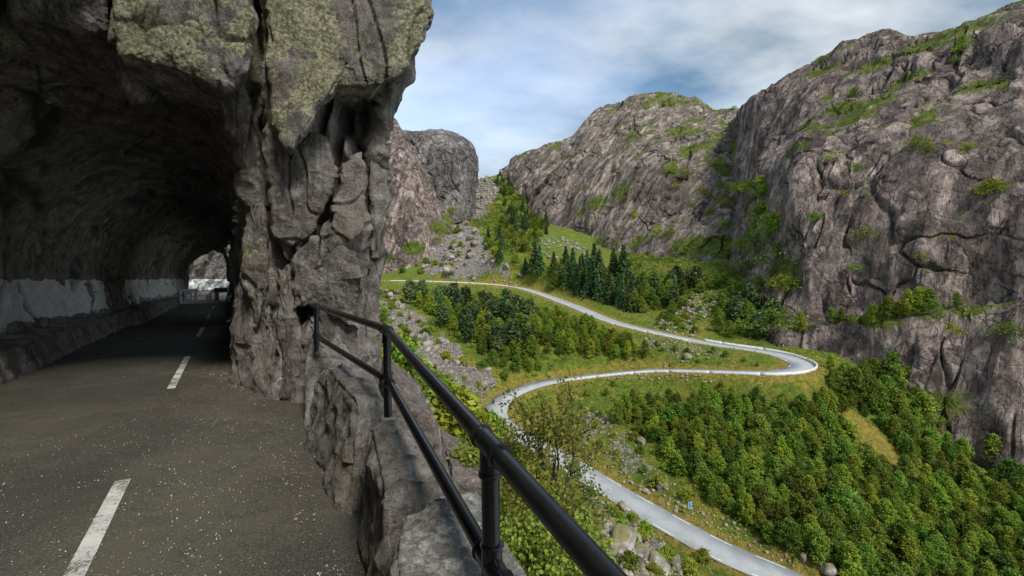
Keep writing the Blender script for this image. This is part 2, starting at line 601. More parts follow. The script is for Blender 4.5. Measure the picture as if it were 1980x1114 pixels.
M['slab'] = near_rock_material('slope rock', (0.2, 0.15, 0.13), (0.27, 0.215, 0.19), (0.36, 0.31, 0.28), (0.2, 0.22, 0.06), 0.5)
M['black_paint'] = simple_mat('black railing paint', (0.006, 0.0065, 0.007), 0.24, 0, 0.4, 9, (0.011, 0.011, 0.012))
M['concrete'] = simple_mat('pale concrete', (0.62, 0.61, 0.58), 0.85, 0, 0.3, 1.3, (0.48, 0.47, 0.44))
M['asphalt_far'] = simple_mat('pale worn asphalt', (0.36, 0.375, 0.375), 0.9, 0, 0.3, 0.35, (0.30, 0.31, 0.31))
M['white_paint'] = simple_mat('white paint', (0.72, 0.72, 0.69), 0.8, 0, 0.3, 3, (0.5, 0.5, 0.47))
M['steel'] = simple_mat('galvanised steel', (0.42, 0.44, 0.45), 0.5, 0.6, 0.5)
M['sign_blue'] = simple_mat('blue sign', (0.05, 0.2, 0.5), 0.4)
M['wood'] = simple_mat('weathered wood', (0.36, 0.3, 0.18), 0.8, 0, 0.3, 6)
M['bark'] = simple_mat('bark', (0.12, 0.1, 0.085), 0.9, 0, 0.2, 8)
M['birch_bark'] = simple_mat('pale birch bark', (0.42, 0.4, 0.37), 0.85, 0, 0.2, 3, (0.18, 0.16, 0.14))
M['twig'] = simple_mat('dark twig bark', (0.05, 0.04, 0.034), 0.8, 0, 0.2, 12)
M['birch'] = leaf_material('birch leaves', (0.09, 0.15, 0.012), (0.25, 0.32, 0.034))
M['alder'] = leaf_material('alder leaves', (0.07, 0.13, 0.014), (0.19, 0.265, 0.034))
M['rowan'] = leaf_material('bright leaves', (0.08, 0.16, 0.014), (0.16, 0.25, 0.022))
M['spruce'] = leaf_material('spruce needles', (0.034, 0.066, 0.02), (0.07, 0.115, 0.034), 0.1)
M['pine'] = leaf_material('pine needles', (0.042, 0.075, 0.022), (0.085, 0.12, 0.036), 0.12)
M['near_leaf'] = leaf_material('near birch leaves', (0.11, 0.155, 0.02), (0.26, 0.30, 0.055), 0.4, 2.5)
M['cover'] = leaf_material('ground cover', (0.08, 0.14, 0.014), (0.22, 0.25, 0.028), 0.25, 0.09)


def boulder_material():
    m, nt, b = new_mat('boulder rock')
    P = objpos(nt)
    oi = node(nt, 'ShaderNodeObjectInfo')
    n = noise_tex(nt, P, 1.6, 7, 0.68)
    col = mixc(nt, ramp(nt, n, 0.35, 0.68), (0.13, 0.108, 0.096), (0.34, 0.30, 0.27))
    hs = node(nt, 'ShaderNodeHueSaturation')
    nt.links.new(col, hs.inputs['Color'])
    nt.links.new(ramp(nt, oi.outputs['Random'], 0, 1, 0.75, 1.25), hs.inputs['Value'])
    geo = node(nt, 'ShaderNodeNewGeometry')
    sp = node(nt, 'ShaderNodeSeparateXYZ')
    nt.links.new(geo.outputs['Normal'], sp.inputs[0])
    ms = ramp(nt, mth(nt, 'ADD', sp.outputs['Z'], mth(nt, 'MULTIPLY', noise_tex(nt, P, 0.7, 4), 0.9)), 1.08, 1.36, 0, 0.8)
    col = mixc(nt, ms, hs.outputs[0], (0.19, 0.175, 0.045))
    nt.links.new(col, b.inputs['Base Color'])
    b.inputs['Roughness'].default_value = 0.88
    bump(nt, b, noise_tex(nt, P, 5, 6, 0.7), 0.6, 0.12)
    return m


M['boulder'] = boulder_material()


def ground_material():
    m, nt, b = new_mat('valley ground')
    L = nt.links.new
    P = objpos(nt)
    a = noise_tex(nt, P, 0.12, 6, 0.65)
    c = noise_tex(nt, P, 0.9, 8, 0.7)
    d = noise_tex(nt, P, 4.0, 5, 0.7)
    green = mixc(nt, ramp(nt, c, 0.38, 0.64), (0.075, 0.115, 0.014), (0.165, 0.205, 0.026))
    och = mixc(nt, ramp(nt, c, 0.4, 0.66), (0.2, 0.155, 0.03), (0.31, 0.25, 0.05))
    col = mixc(nt, ramp(nt, a, 0.47, 0.62, 0, 0.7), green, och)
    col = mixc(nt, ramp(nt, mth(nt, 'ADD', attr(nt, 'moss'), mth(nt, 'MULTIPLY', mth(nt, 'SUBTRACT', c, 0.5), 1.3)), 0.4, 0.7), col, och)
    bright = mixc(nt, ramp(nt, d, 0.35, 0.65), (0.085, 0.135, 0.018), (0.16, 0.205, 0.035))
    col = mixc(nt, ramp(nt, mth(nt, 'ADD', attr(nt, 'lush'), mth(nt, 'MULTIPLY', mth(nt, 'SUBTRACT', c, 0.5), 1.3)), 0.4, 0.65), col, bright)
    rock = mixc(nt, ramp(nt, c, 0.35, 0.65), (0.12, 0.10, 0.09), (0.30, 0.27, 0.25))
    col = mixc(nt, ramp(nt, mth(nt, 'ADD', attr(nt, 'rocky'), mth(nt, 'MULTIPLY', mth(nt, 'SUBTRACT', c, 0.5), 1.5)), 0.42, 0.6), col, rock)
    col = mixc(nt, ramp(nt, d, 0.5, 0.72, 0, 0.6), col, (0.035, 0.04, 0.018))
    L(col, b.inputs['Base Color'])
    b.inputs['Roughness'].default_value = 0.95
    b.inputs['Specular IOR Level'].default_value = 0.15
    n1 = bump(nt, None, c, 1.0, 0.8)
    bump(nt, b, d, 0.8, 0.25, n1)
    return m


M['ground'] = ground_material()


def asphalt_material():
    m, nt, b = new_mat('dark tunnel asphalt')
    L = nt.links.new
    P = objpos(nt)
    a = noise_tex(nt, P, 0.55, 6, 0.6)
    g = noise_tex(nt, P, 110, 3, 0.7)
    k = noise_tex(nt, P, 5, 6, 0.65)
    col = mixc(nt, ramp(nt, a, 0.38, 0.62), (0.046, 0.041, 0.031), (0.085, 0.076, 0.05))
    col = mixc(nt, ramp(nt, k, 0.42, 0.7, 0, 0.6), col, (0.026, 0.025, 0.024))
    col = mixc(nt, ramp(nt, g, 0.50, 0.66, 0, 0.7), col, (0.17, 0.16, 0.14))
    col = mixc(nt, ramp(nt, g, 0.28, 0.42, 0.8, 0), col, (0.012, 0.012, 0.011))
    L(col, b.inputs['Base Color'])
    L(ramp(nt, k, 0.3, 0.7, 0.55, 0.85), b.inputs['Roughness'])
    b.inputs['Specular IOR Level'].default_value = 0.35
    n1 = bump(nt, None, k, 0.3, 0.02)
    bump(nt, b, g, 0.7, 0.006, n1)
    return m


M['asphalt'] = asphalt_material()


def marking_material():
    m, nt, b = new_mat('worn road paint')
    P = objpos(nt)
    n = noise_tex(nt, P, 55, 5, 0.75)
    k = noise_tex(nt, P, 4, 5, 0.65)
    w = mth(nt, 'ADD', n, mth(nt, 'MULTIPLY', mth(nt, 'SUBTRACT', k, 0.5), 0.7))
    col = mixc(nt, ramp(nt, w, 0.36, 0.50), (0.11, 0.10, 0.085), mixc(nt, ramp(nt, k, .35, .65), (0.40, 0.385, 0.34), (0.56, 0.55, 0.50)))
    nt.links.new(col, b.inputs['Base Color'])
    b.inputs['Roughness'].default_value = 0.85
    bump(nt, b, n, 0.6, 0.006)
    return m


M['marking'] = marking_material()

# ------------------------------------------------------------------ the valley road, first as a centre line
ROAD = [  # photo pixel and drop below the camera -> a point of the lower, middle and upper stretch
    (1720, 1230, 43.5), (1520, 1118, 42), (1380, 1058, 40.8), (1200, 957, 39.3), (1075, 880, 37.3), (1000, 838, 36),
    (958, 806, 34.3), (968, 775, 32.6), (1012, 751, 31), (1085, 734, 29.5), (1250, 717, 26), (1400, 719, 23.8),
    (1490, 721, 22.9), (1540, 715, 22.5), (1550, 703, 22.1), (1490, 682, 21), (1350, 660, 19.2), (1190, 624, 16), (1100, 588, 11.2),
    (1000, 555.5, 4.4), (870, 546, 1.9), (735, 543, 1.05), (640, 542, 0.8)]
RK = np.array([atz(a, b, -d) for a, b, d in ROAD])
RC = catmull(RK, [24] * (len(RK) - 1))
seg = np.linalg.norm(np.diff(RC, axis=0), axis=1)
cum = np.concatenate([[0], np.cumsum(seg)])
NR = int(cum[-1] / 1.2)
tt = np.linspace(0, cum[-1], NR)
RC = np.stack([np.interp(tt, cum, RC[:, k]) for k in range(3)], 1)
for _ in range(6):
    RC[1:-1] = 0.25 * RC[:-2] + 0.5 * RC[1:-1] + 0.25 * RC[2:]
tg = np.gradient(RC, axis=0); tg[:, 2] = 0
tg /= np.linalg.norm(tg, axis=1, keepdims=True)
RN = np.stack([tg[:, 1], -tg[:, 0], np.zeros(NR)], 1)      # to the right of travel (up the road)
RW = 2.9


def road_dist(x, y):
    """distance to the centre line and height of the road there"""
    best = np.full(x.shape, 1e9); z = np.zeros(x.shape)
    for i in range(0, NR, 2):
        d = (x - RC[i, 0])**2 + (y - RC[i, 1])**2
        c = d < best
        best = np.where(c, d, best); z = np.where(c, RC[i, 2], z)
    return np.sqrt(best), z


# ------------------------------------------------------------------ valley ground
GP = []
for a, b, Y in [
        # near slope below the wall
        (870, 830, 18), (1000, 1000, 16), (1100, 1114, 17), (1150, 1000, 40), (1250, 1085, 46), (1060, 1000, 28), (760, 720, 55),
        (830, 800, 45), (900, 860, 40), (950, 900, 60), (1020, 930, 62), (1320, 1130, 52), (1500, 1300, 40), (1900, 1500, 40), (800, 760, 70),
        # scree on the left
        (745, 590, 200), (800, 650, 145), (860, 700, 125), (920, 770, 113), (890, 790, 95), (940, 850, 86), (700, 600, 190),
        (720, 553, 262), (780, 554, 258), (840, 555, 252), (900, 557, 246), (960, 562, 236),
        # between the upper and middle road
        (950, 620, 185), (950, 700, 142), (1100, 660, 151), (1150, 690, 140), (820, 590, 185), (1050, 620, 180), (1290, 690, 134), (1420, 692, 127), (1200, 670, 148),
        # between the middle and lower road, wood
        (1200, 820, 108), (1400, 850, 96), (1320, 770, 117), (1150, 790, 117), (1300, 920, 88), (1450, 950, 84), (1600, 1060, 69), (1500, 800, 107),
        (1650, 850, 102), (1700, 900, 96), (1640, 735, 118), (1750, 790, 112), (1880, 890, 103), (1980, 1114, 78), (1830, 1000, 88), (2150, 1150, 72),
        (2300, 1300, 62), (1750, 1200, 63), (1980, 940, 96),
        # above the upper road
        (800, 520, 330), (735, 525, 350), (900, 455, 350), (1000, 425, 410), (940, 352, 560), (900, 395, 480), (1060, 470, 320), (1200, 525, 232),
        (1300, 560, 200), (1400, 560, 182), (1480, 620, 155), (1540, 670, 136), (1100, 455, 330), (1140, 485, 290), (1290, 505, 235),
        (1420, 525, 195), (960, 500, 270), (1040, 520, 250), (850, 455, 365), (1010, 380, 480), (760, 470, 390), (1010, 340, 600)]:
    GP.append(unp(a, b, Y))
GP += [RC[i] for i in range(0, NR, 14)]
GP += [np.array(p, float) for p in [(-160, 250, -6), (-160, 380, 20), (-120, 120, -2), (-200, 600, 150), (60, 600, 110), (160, 260, 0), (190, 90, -20),
                                    (200, 30, -60), (60, 10, -45), (20, 2, -22), (0, 640, 130), (90, 300, 12), (150, 350, 20), (120, 420, 40), (60, 480, 60), (220, 450, 30), (260, 300, 20), (100, 650, 60), (-100, 420, 20), (-90, 520, 40), (300, 650, 40), (180, 180, 0)]]
GP = np.array(GP)


def tps(a, b):
    r2 = ((a[:, None, :] - b[None, :, :])**2).sum(2) / 1e4
    return r2 * np.log(r2 + 1e-9) * 0.5


_K = tps(GP[:, :2], GP[:, :2]) + np.eye(len(GP)) * 0.002
_A = np.zeros((len(GP) + 3, len(GP) + 3))
_A[:-3, :-3] = _K
_A[:-3, -3] = 1; _A[:-3, -2:] = GP[:, :2] / 100
_A[-3:, :-3] = _A[:-3, -3:].T
_W = np.linalg.solve(_A, np.concatenate([GP[:, 2], [0, 0, 0]]))


def ground_base(x, y):
    q = np.stack([x, y], 1)
    o = np.empty(len(q))
    for i in range(0, len(q), 20000):
        k = q[i:i + 20000]
        o[i:i + 20000] = tps(k, GP[:, :2]) @ _W[:-3] + _W[-3] + (k / 100) @ _W[-2:]
    return o


SCREE = [(735, 560), (790, 590), (830, 640), (900, 690), (960, 735), (935, 800), (880, 780), (800, 690), (735, 640)]
SCREE2 = [(830, 440), (880, 420), (930, 450), (980, 520), (1000, 548), (860, 535), (820, 530)]
SCREE7 = [(885, 400), (905, 372), (945, 345), (975, 352), (960, 385), (925, 430)]
SCREE3 = [(1340, 570), (1400, 560), (1370, 610), (1330, 650), (1260, 640)]
SCREE4 = [(1130, 940), (1190, 985), (1320, 1080), (1330, 1114), (1170, 1114), (1130, 1010)]
SCREE5 = [(1110, 800), (1170, 800), (1230, 880), (1330, 960), (1300, 1000), (1200, 930), (1120, 870)]
SCREE6 = [(1260, 640), (1350, 668), (1420, 690), (1330, 700), (1240, 670)]


def build_ground():
    nx, ny = 520, 640
    ss = np.linspace(-0.72, 1.75, nx)
    yy = np.concatenate([np.linspace(-12, 20, 90, endpoint=False), 20 * np.exp(np.linspace(0, math.log(33), ny - 90))])
    S, Y = np.meshgrid(ss, yy, indexing='ij')
    X = S * (np.maximum(Y, 0) + 16)
    x, y = X.ravel(), Y.ravel()
    z = ground_base(x, y)
    # near the tunnel road the slope starts just outside the wall
    r = x * TR[0] + y * TR[1]; s = x * TS[0] + y * TS[1]
    p3 = np.stack([x, y, 0 * x], 1)
    rel = fbm(p3 / 26, 4, 3) * 3.2 + fbm(p3 / 7.0, 4, 8) * 1.1 + ridged(p3 / 3.0, 3, 5) * 0.35
    dist, rz = road_dist(x, y)
    far = sstep(3, 14, dist)
    calm = 1 - 0.8 * sstep(215, 240, y) * (1 - sstep(275, 300, y)) * (x < 10)
    z = z + rel * far * sstep(4, 30, y) * calm - 0.8 * (1 - calm)
    flat = sstep(3.4, 9.0, dist)
    z = rz * (1 - flat) + z * flat
    z = np.where(dist < 3.3, rz - 0.25 - 0.6 * sstep(2.6, 3.4, dist) * 0, z)
    bank = sstep(0.95, 2.6, r) * (s < 36)
    z = np.where((r < 2.6 + 2.6 * (s > 38)) & (s > -25) & (s < 75), -2.1 * (1 - bank) + np.minimum(z, -2.0) * bank, z)
    V = np.stack([x, y, z], 1)
    px, py = proj(V)
    px = px + 34 * fbm(p3 / np.array([9, 9, 9]), 4, 301) ; py = py + 22 * fbm(p3 / 9 + 50, 4, 302)
    vis = y > 3

    def pol(poly, soft=0):
        return (inpoly(px, py, poly) & vis).astype(float)
    rn = 0.55 + 0.45 * sstep(-0.25, 0.15, fbm(p3 / 11, 3, 311))
    rocky = rn * np.clip(pol(SCREE) + pol(SCREE2) + pol(SCREE7) + 0.62 * pol(SCREE3) + pol(SCREE4) + 0.55 * pol(SCREE5) + 0.5 * pol(SCREE6), 0, 1)
    moss = np.where((dist > 2.4) & (dist < 8), 1.0 - sstep(4.0, 8.0, dist), 0) * 0.75
    moss = np.maximum(moss, pol([(1625, 790), (1700, 825), (1755, 890), (1720, 920), (1680, 880), (1640, 840)]))
    moss = np.maximum(moss, 0.5 * pol([(820, 735), (900, 700), (1000, 720), (960, 760), (900, 780)]))
    lush = np.maximum.reduce([pol([(1000, 455), (1060, 440), (1130, 470), (1150, 490), (1080, 490), (1010, 480)]),
                              pol([(1110, 770), (1170, 770), (1190, 810), (1120, 820)]), pol([(735, 480), (830, 490), (830, 540), (735, 525)]) * 0.8,
                              pol([(1380, 590), (1500, 650), (1530, 680), (1400, 640)]) * 0.8,
                              pol([(740, 640), (800, 700), (760, 720)]) * .8, 0.6 * pol([(740, 660), (840, 740), (950, 880), (1080, 1100), (900, 1000)])])
    lush = lush * (1 - np.clip(pol(SCREE), 0, 1))
    rocky = rocky * sstep(4.0, 7.5, dist)
    me = mesh_np('ground', V, grid_faces(nx, len(yy)), M['ground'], True, {'rocky': rocky, 'moss': moss, 'lush': lush})
    o = link('ground', me)
    tag(o, 'green and rocky valley floor below the cliffs', kind='structure')
    return V, dist, rocky, (nx, len(yy))


GV, GD, GROCK, GSHAPE = build_ground()
GPX, GPY = proj(GV)
_q = GV * np.array([1, 1, 0]) / 9
JPX, JPY = GPX + 34 * fbm(_q, 4, 301), GPY + 22 * fbm(_q + 50, 4, 302)


def ground_pick(px, py):
    d = (GPX - px)**2 + (GPY - py)**2 + np.where(GV[:, 1] < 4, 1e9, 0)
    c = np.argsort(d)[:12]
    c = c[d[c] < max(80, d[c[0]] * 1.5)]
    return GV[c[np.argmin(GV[c, 1])]]


# area weight of ground vertices for scattering
_g = GV.reshape(GSHAPE + (3,))
_ar = np.abs(np.gradient(_g[..., 0], axis=0) * np.gradient(_g[..., 1], axis=1)).ravel()


def scatter(poly, spacing, nmax, seed, avoid_road=4.2, holes=(), ymin=20, ymax=700):
    """ground points inside a region, never closer than spacing to one another"""
    r = np.random.default_rng(seed)
    ok = inpoly(JPX, JPY, poly) & (GD > avoid_road) & (GV[:, 1] > ymin) & (GV[:, 1] < ymax)
    for h in holes:
        ok &= ~inpoly(JPX, JPY, h)
    idx = np.nonzero(ok)[0]
    if len(idx) == 0:
        return []
    w = _ar[idx]; w = w / w.sum()
    cand = r.choice(idx, size=min(len(idx), nmax * 14), replace=False, p=w)
    cell = {}
    out = []
    for i in cand:
        p = GV[i]
        sp = spacing * (0.75 + 0.5 * r.random())
        k = (int(p[0] // spacing), int(p[1] // spacing))
        bad = False
        for a in (-1, 0, 1):
            for b in (-1, 0, 1):
                for q in cell.get((k[0] + a, k[1] + b), ()):
                    if (q[0] - p[0])**2 + (q[1] - p[1])**2 < sp * sp:
                        bad = True
        if bad: continue
        cell.setdefault(k, []).append(p)
        out.append(p)
        if len(out) >= nmax: break
    return out


# ------------------------------------------------------------------ rock walls of the valley
SHEETS = []


def rock_sheet(name, cols, ncol, nrow, mat, label, big, mid, fine, seed, axes=None, vegbias=0.0, vegspots=(), lo=1.0):
    """cols: list of columns, each a list of (px, py, depth) from the foot up and over the top"""
    K = np.array([[unp(*p) for p in c] for c in cols])
    A = catmull(K, [ncol] * (len(cols) - 1))
    A = np.swapaxes(A, 0, 1)
    A = catmull(A, nrow if isinstance(nrow, list) else [nrow] * (A.shape[0] - 1))
    P = np.swapaxes(A, 0, 1)
    sh = P.shape
    n = grid_normals(P)
    if n[:, :, 1].mean() > 0: n = -n
    p = P.reshape(-1, 3); nn = n.reshape(-1, 3)
    h = fbm(p / big[1], 3, seed) * big[0]
    b1, e1 = facets(p, mid[1], seed + 5, 0.9, 0.7, axes, 0.15, False)
    b2, e2 = facets(p, mid[1] * 0.42, seed + 9, 0.85, 0.5, axes, 0.06, True)
    b3, e3 = facets(p, fine[1] * 0.6, seed + 19, 0.85, 0.5, axes, 0.06, True)
    h += b1 * mid[0] * 0.95 + b2 * mid[0] * 0.75 + b3 * fine[0] * 1.1 + fbm(p / 1.6, 3, seed + 23) * 0.18
    cm = sstep(-0.05, 0.3, fbm(p / (mid[1] * 1.6), 3, seed + 15))       # joints open only here and there
    h -= ((1 - sstep(0, 0.14, e1)) * mid[0] * 0.5 + (1 - sstep(0, 0.12, e2)) * mid[0] * 0.12) * cm
    # long open fissures along and across the grain
    va_ = p @ (axes.T if axes is not None else np.eye(3))
    g1 = np.abs(pnoise(va_ / np.array([9, 9, 26.0]), seed + 41) + 0.25 * pnoise(va_ / np.array([2.5, 2.5, 7]), seed + 42))
    g2 = np.abs(pnoise(p @ rotm(0.5, 0.9, 0.2).T / np.array([14, 30, 30.0]), seed + 43) + 0.2 * pnoise(p / 5.0, seed + 44))
    k1 = (1 - sstep(0.0, 0.055, g1)) * sstep(0.0, 0.25, fbm(p / 20, 3, seed + 45))
    k2 = (1 - sstep(0.0, 0.045, g2)) * sstep(0.0, 0.25, fbm(p / 24 + 7, 3, seed + 46))
    h -= mid[0] * (0.55 * k1 + 0.6 * k2)
    p2 = p + nn * h[:, None]
    P2 = p2.reshape(sh)
    n2 = grid_normals(P2)
    if n2[:, :, 1].mean() > 0: n2 = -n2
    # smooth slope for the plants' ledges
    up = np.abs(n2[:, :, 2])
    for _ in range(3):
        up[1:-1, 1:-1] = (up[1:-1, 1:-1] + up[:-2, 1:-1] + up[2:, 1:-1] + up[1:-1, :-2] + up[1:-1, 2:]) / 5
    up = up.ravel()
    va = p @ (axes.T if axes is not None else np.eye(3))
    veg = sstep(0.60, 0.92, up + 0.55 * fbm(va / np.array([14, 14, 22.0]), 4, seed + 21) + vegbias)
    for (a, b, Y, rad, wgt) in vegspots:
        c = unp(a, b, Y)
        d = np.linalg.norm((p2 - c) / np.array([1, 1.4, 0.6]), axis=1)
        veg = np.maximum(veg, wgt * np.exp(-(d / rad)**2))
    crack = np.minimum(e1 + 0.3 * (1 - cm), 0.14 - 0.14 * np.maximum(k1, k2) + 0.1 * (np.maximum(k1, k2) < 0.05))
    me = mesh_np(name, p2, grid_faces(sh[0], sh[1]), mat, True, {'veg': veg, 'crack': crack})
    me.set_sharp_from_angle(angle=math.radians(26))
    o = link(name, me)
    tag(o, label, kind='structure')
    SHEETS.append(p2)
    return p2


def rotm(ax, ay, az):
    return np.array(Matrix.Rotation(ax, 3, 'X') @ Matrix.Rotation(ay, 3, 'Y') @ Matrix.Rotation(az, 3, 'Z'))


def squash(R, s):
    return np.diag(1 / np.array(s)) @ R


right_cols = [
    [(1395, 560, 215), (1400, 520, 222), (1405, 500, 232), (1412, 420, 255), (1420, 320, 285), (1425, 255, 305), (1424, 213, 325), (1424, 240, 400)],
    [(1450, 640, 165), (1450, 570, 172), (1450, 545, 180), (1458, 440, 198), (1462, 330, 215), (1466, 240, 235), (1470, 184, 262), (1470, 215, 330)],
    [(1505, 700, 137), (1500, 625, 142), (1500, 600, 150), (1508, 470, 164), (1512, 350, 178), (1525, 220, 205), (1545, 140, 238), (1545, 175, 310)],
    [(1570, 735, 133), (1562, 640, 137), (1560, 626, 143), (1548, 500, 147), (1545, 360, 158), (1575, 220, 182), (1610, 100, 222), (1610, 140, 290)],
    [(1660, 780, 123), (1655, 626, 129), (1655, 612, 136), (1655, 480, 139), (1655, 330, 149), (1680, 190, 171), (1700, 61, 208), (1700, 100, 280)],
    [(1770, 840, 110), (1765, 612, 117), (1765, 598, 124), (1770, 460, 126), (1775, 320, 136), (1775, 180, 157), (1770, 76, 188), (1770, 110, 260)],
    [(1880, 930, 101), (1885, 604, 111), (1885, 588, 118), (1890, 440, 119), (1890, 300, 128), (1890, 160, 147), (1885, 42, 176), (1885, 80, 250)],
    [(1990, 1000, 92), (1995, 590, 104), (1995, 570, 110), (2000, 420, 111), (2000, 280, 119), (2000, 130, 135), (2000, 5, 162), (2000, 50, 240)],
    [(2200, 1120, 84), (2220, 600, 95), (2220, 585, 99), (2220, 430, 104), (2220, 290, 112), (2220, 150, 128), (2220, 60, 150), (2220, 90, 210)],
    [(2420, 1150, 90), (2420, 700, 104), (2420, 690, 108), (2420, 610, 114), (2420, 540, 122), (2420, 480, 134), (2420, 440, 150), (2420, 460, 200)],
]
rock_sheet('cliff', right_cols, 52, [46, 14, 52, 52, 56, 56, 18], M['cliff'], 'tall bare brown rock wall on the right side of the valley',
           (5.0, 42), (2.8, 15), (1.0, 4.6), 31, squash(rotm(0.1, -0.25, 0.3), (1, 1, 2.2)), -0.04,
           [(1870, 85, 172, 14, 1), (1800, 100, 178, 12, 1), (1690, 120, 185, 8, .9), (1760, 150, 168, 8, .8), (1640, 200, 175, 9, 1), (1650, 230, 168, 7, 1),
            (1545, 240, 190, 8, .9), (1540, 290, 178, 7, .9), (1430, 300, 290, 16, 1), (1440, 450, 200, 12, .9), (1500, 520, 158, 9, .9), (1900, 160, 146, 9, .7),
            (1590, 130, 212, 8, 1), (1930, 95, 168, 12, .9), (1470, 600, 166, 10, 1), (1700, 618, 124, 5, 1), (1620, 628, 125, 5, 1), (1780, 608, 121, 6, 1),
            (1850, 600, 117, 6, 1), (1560, 632, 127, 5, 1), (1830, 780, 108, 8, .7)])

mid_cols = [
    [(955, 430, 520), (958, 400, 540), (960, 375, 560), (962, 355, 580), (965, 345, 600), (968, 338, 615), (970, 331, 630), (970, 345, 800)],
    [(1005, 440, 450), (1005, 400, 462), (1003, 375, 475), (1000, 350, 490), (1002, 330, 505), (1006, 312, 520), (1012, 297, 545), (1012, 315, 700)],
    [(1060, 470, 390), (1062, 420, 400), (1064, 385, 412), (1068, 355, 426), (1075, 325, 445), (1085, 298, 470), (1095, 271, 505), (1095, 295, 640)],
    [(1130, 500, 330), (1133, 440, 340), (1136, 395, 355), (1142, 345, 372), (1150, 305, 395), (1158, 268, 425), (1170, 217, 470), (1170, 240, 600)],
    [(1210, 515, 285), (1212, 450, 298), (1216, 400, 315), (1222, 340, 335), (1232, 285, 362), (1242, 235, 398), (1255, 188, 445), (1255, 215, 570)],
    [(1300, 535, 250), (1302, 470, 260), (1306, 415, 278), (1310, 355, 300), (1316, 300, 328), (1320, 245, 365), (1325, 187, 430), (1325, 215, 560)],
    [(1390, 550, 225), (1392, 490, 236), (1394, 430, 252), (1396, 370, 274), (1398, 315, 302), (1400, 262, 340), (1402, 213, 400), (1402, 240, 520)],
    [(1500, 590, 215), (1500, 500, 230), (1500, 440, 248), (1500, 390, 270), (1500, 335, 295), (1500, 280, 330), (1500, 235, 380), (1500, 270, 500)],
]
rock_sheet('mountain', mid_cols, 60, [46, 46, 50, 50, 50, 50, 16], M['mountain'], 'broad fissured rock mountain in the middle of the valley head',
           (9.0, 70), (6.5, 26), (2.4, 8.5), 57, squash(rotm(0.0, -0.6, -0.2), (1, 1, 3.6)), -0.03,
           [(1290, 205, 430, 20, .9), (1330, 220, 420, 22, .9), (1310, 260, 365, 16, .9), (1340, 300, 330, 16, .9), (1215, 375, 330, 16, .9), (1160, 395, 350, 16, .8),
            (1340, 480, 255, 16, .9), (1400, 480, 240, 16, 1), (1390, 330, 300, 12, .9), (1430, 290, 320, 14, .9), (1240, 470, 290, 12, .8), (1120, 410, 365, 12, .7)])

left_cols = [
    [(700, 470, 400), (690, 400, 410), (690, 340, 425), (695, 300, 440), (705, 270, 455), (720, 255, 470), (735, 247, 490), (735, 270, 560)],
    [(775, 470, 385), (770, 400, 398), (770, 340, 410), (775, 300, 420), (780, 270, 432), (788, 255, 448), (795, 251, 475), (795, 270, 560)],
    [(850, 440, 385), (845, 390, 395), (842, 350, 402), (842, 310, 410), (842, 280, 420), (845, 262, 435), (850, 253, 465), (850, 275, 560)],
    [(900, 425, 390), (893, 385, 396), (890, 350, 402), (888, 315, 408), (886, 290, 416), (886, 275, 428), (888, 266, 455), (888, 285, 550)],
    [(918, 420, 420), (912, 385, 424), (914, 355, 428), (919, 325, 432), (921, 305, 438), (917, 292, 446), (912, 283, 465), (912, 300, 550)],
    [(918, 415, 520), (912, 385, 520), (914, 355, 520), (918, 325, 520), (920, 307, 520), (916, 296, 522), (910, 290, 525), (905, 300, 560)],
]
rock_sheet('mountain', left_cols, 46, [36, 36, 36, 36, 36, 36, 14], M['grey_mountain'], 'grey rock dome with a sheer right edge at the valley head',
           (5.0, 60), (3.2, 20), (1.3, 7), 77, squash(rotm(0.0, 0.25, 0.0), (1, 1, 3.0)), -0.3)

slab_cols = [
    [(680, 560, 345), (682, 500, 350), (684, 440, 356), (688, 380, 364), (695, 320, 374), (705, 260, 390), (715, 225, 415), (715, 260, 470)],
    [(738, 556, 338), (743, 490, 345), (748, 440, 350), (750, 380, 358), (752, 320, 368), (756, 265, 384), (762, 228, 408), (762, 260, 460)],
    [(785, 545, 332), (792, 470, 340), (797, 430, 346), (797, 380, 352), (792, 330, 362), (782, 280, 376), (772, 245, 396), (770, 270, 450)],
    [(832, 525, 338), (834, 455, 346), (828, 415, 352), (818, 375, 360), (806, 330, 370), (792, 290, 382), (778, 258, 398), (776, 280, 450)],
    [(886, 495, 362), (880, 435, 368), (864, 405, 374), (845, 385, 380), (826, 350, 386), (806, 310, 394), (786, 280, 404), (780, 300, 455)],
]
rock_sheet('rock_slope', slab_cols, 50, [30, 30, 34, 34, 34, 34, 14], M['cliff'], 'smooth reddish rock slabs beside the dark pillar',
           (4.0, 34), (2.8, 14), (1.0, 5), 91, squash(rotm(0.0, 0.4, 0.0), (1, 1, 3.0)), -0.12,
           [(800, 480, 340, 12, .9), (850, 440, 355, 14, .8), (745, 500, 344, 10, .9), (870, 425, 372, 12, .9)])

ALLS = np.concatenate(SHEETS)
SPX, SPY = proj(ALLS)


def wall_pick(px, py):
    """nearest point of the rock walls along the sight line through a photo pixel"""
    d = (SPX - px)**2 + (SPY - py)**2
    for rad in (9, 25, 80, 300, 1200, 1e9):
        c = np.nonzero(d < rad)[0]
        if len(c): break
    return ALLS[c[np.argmin(ALLS[c, 1])]]


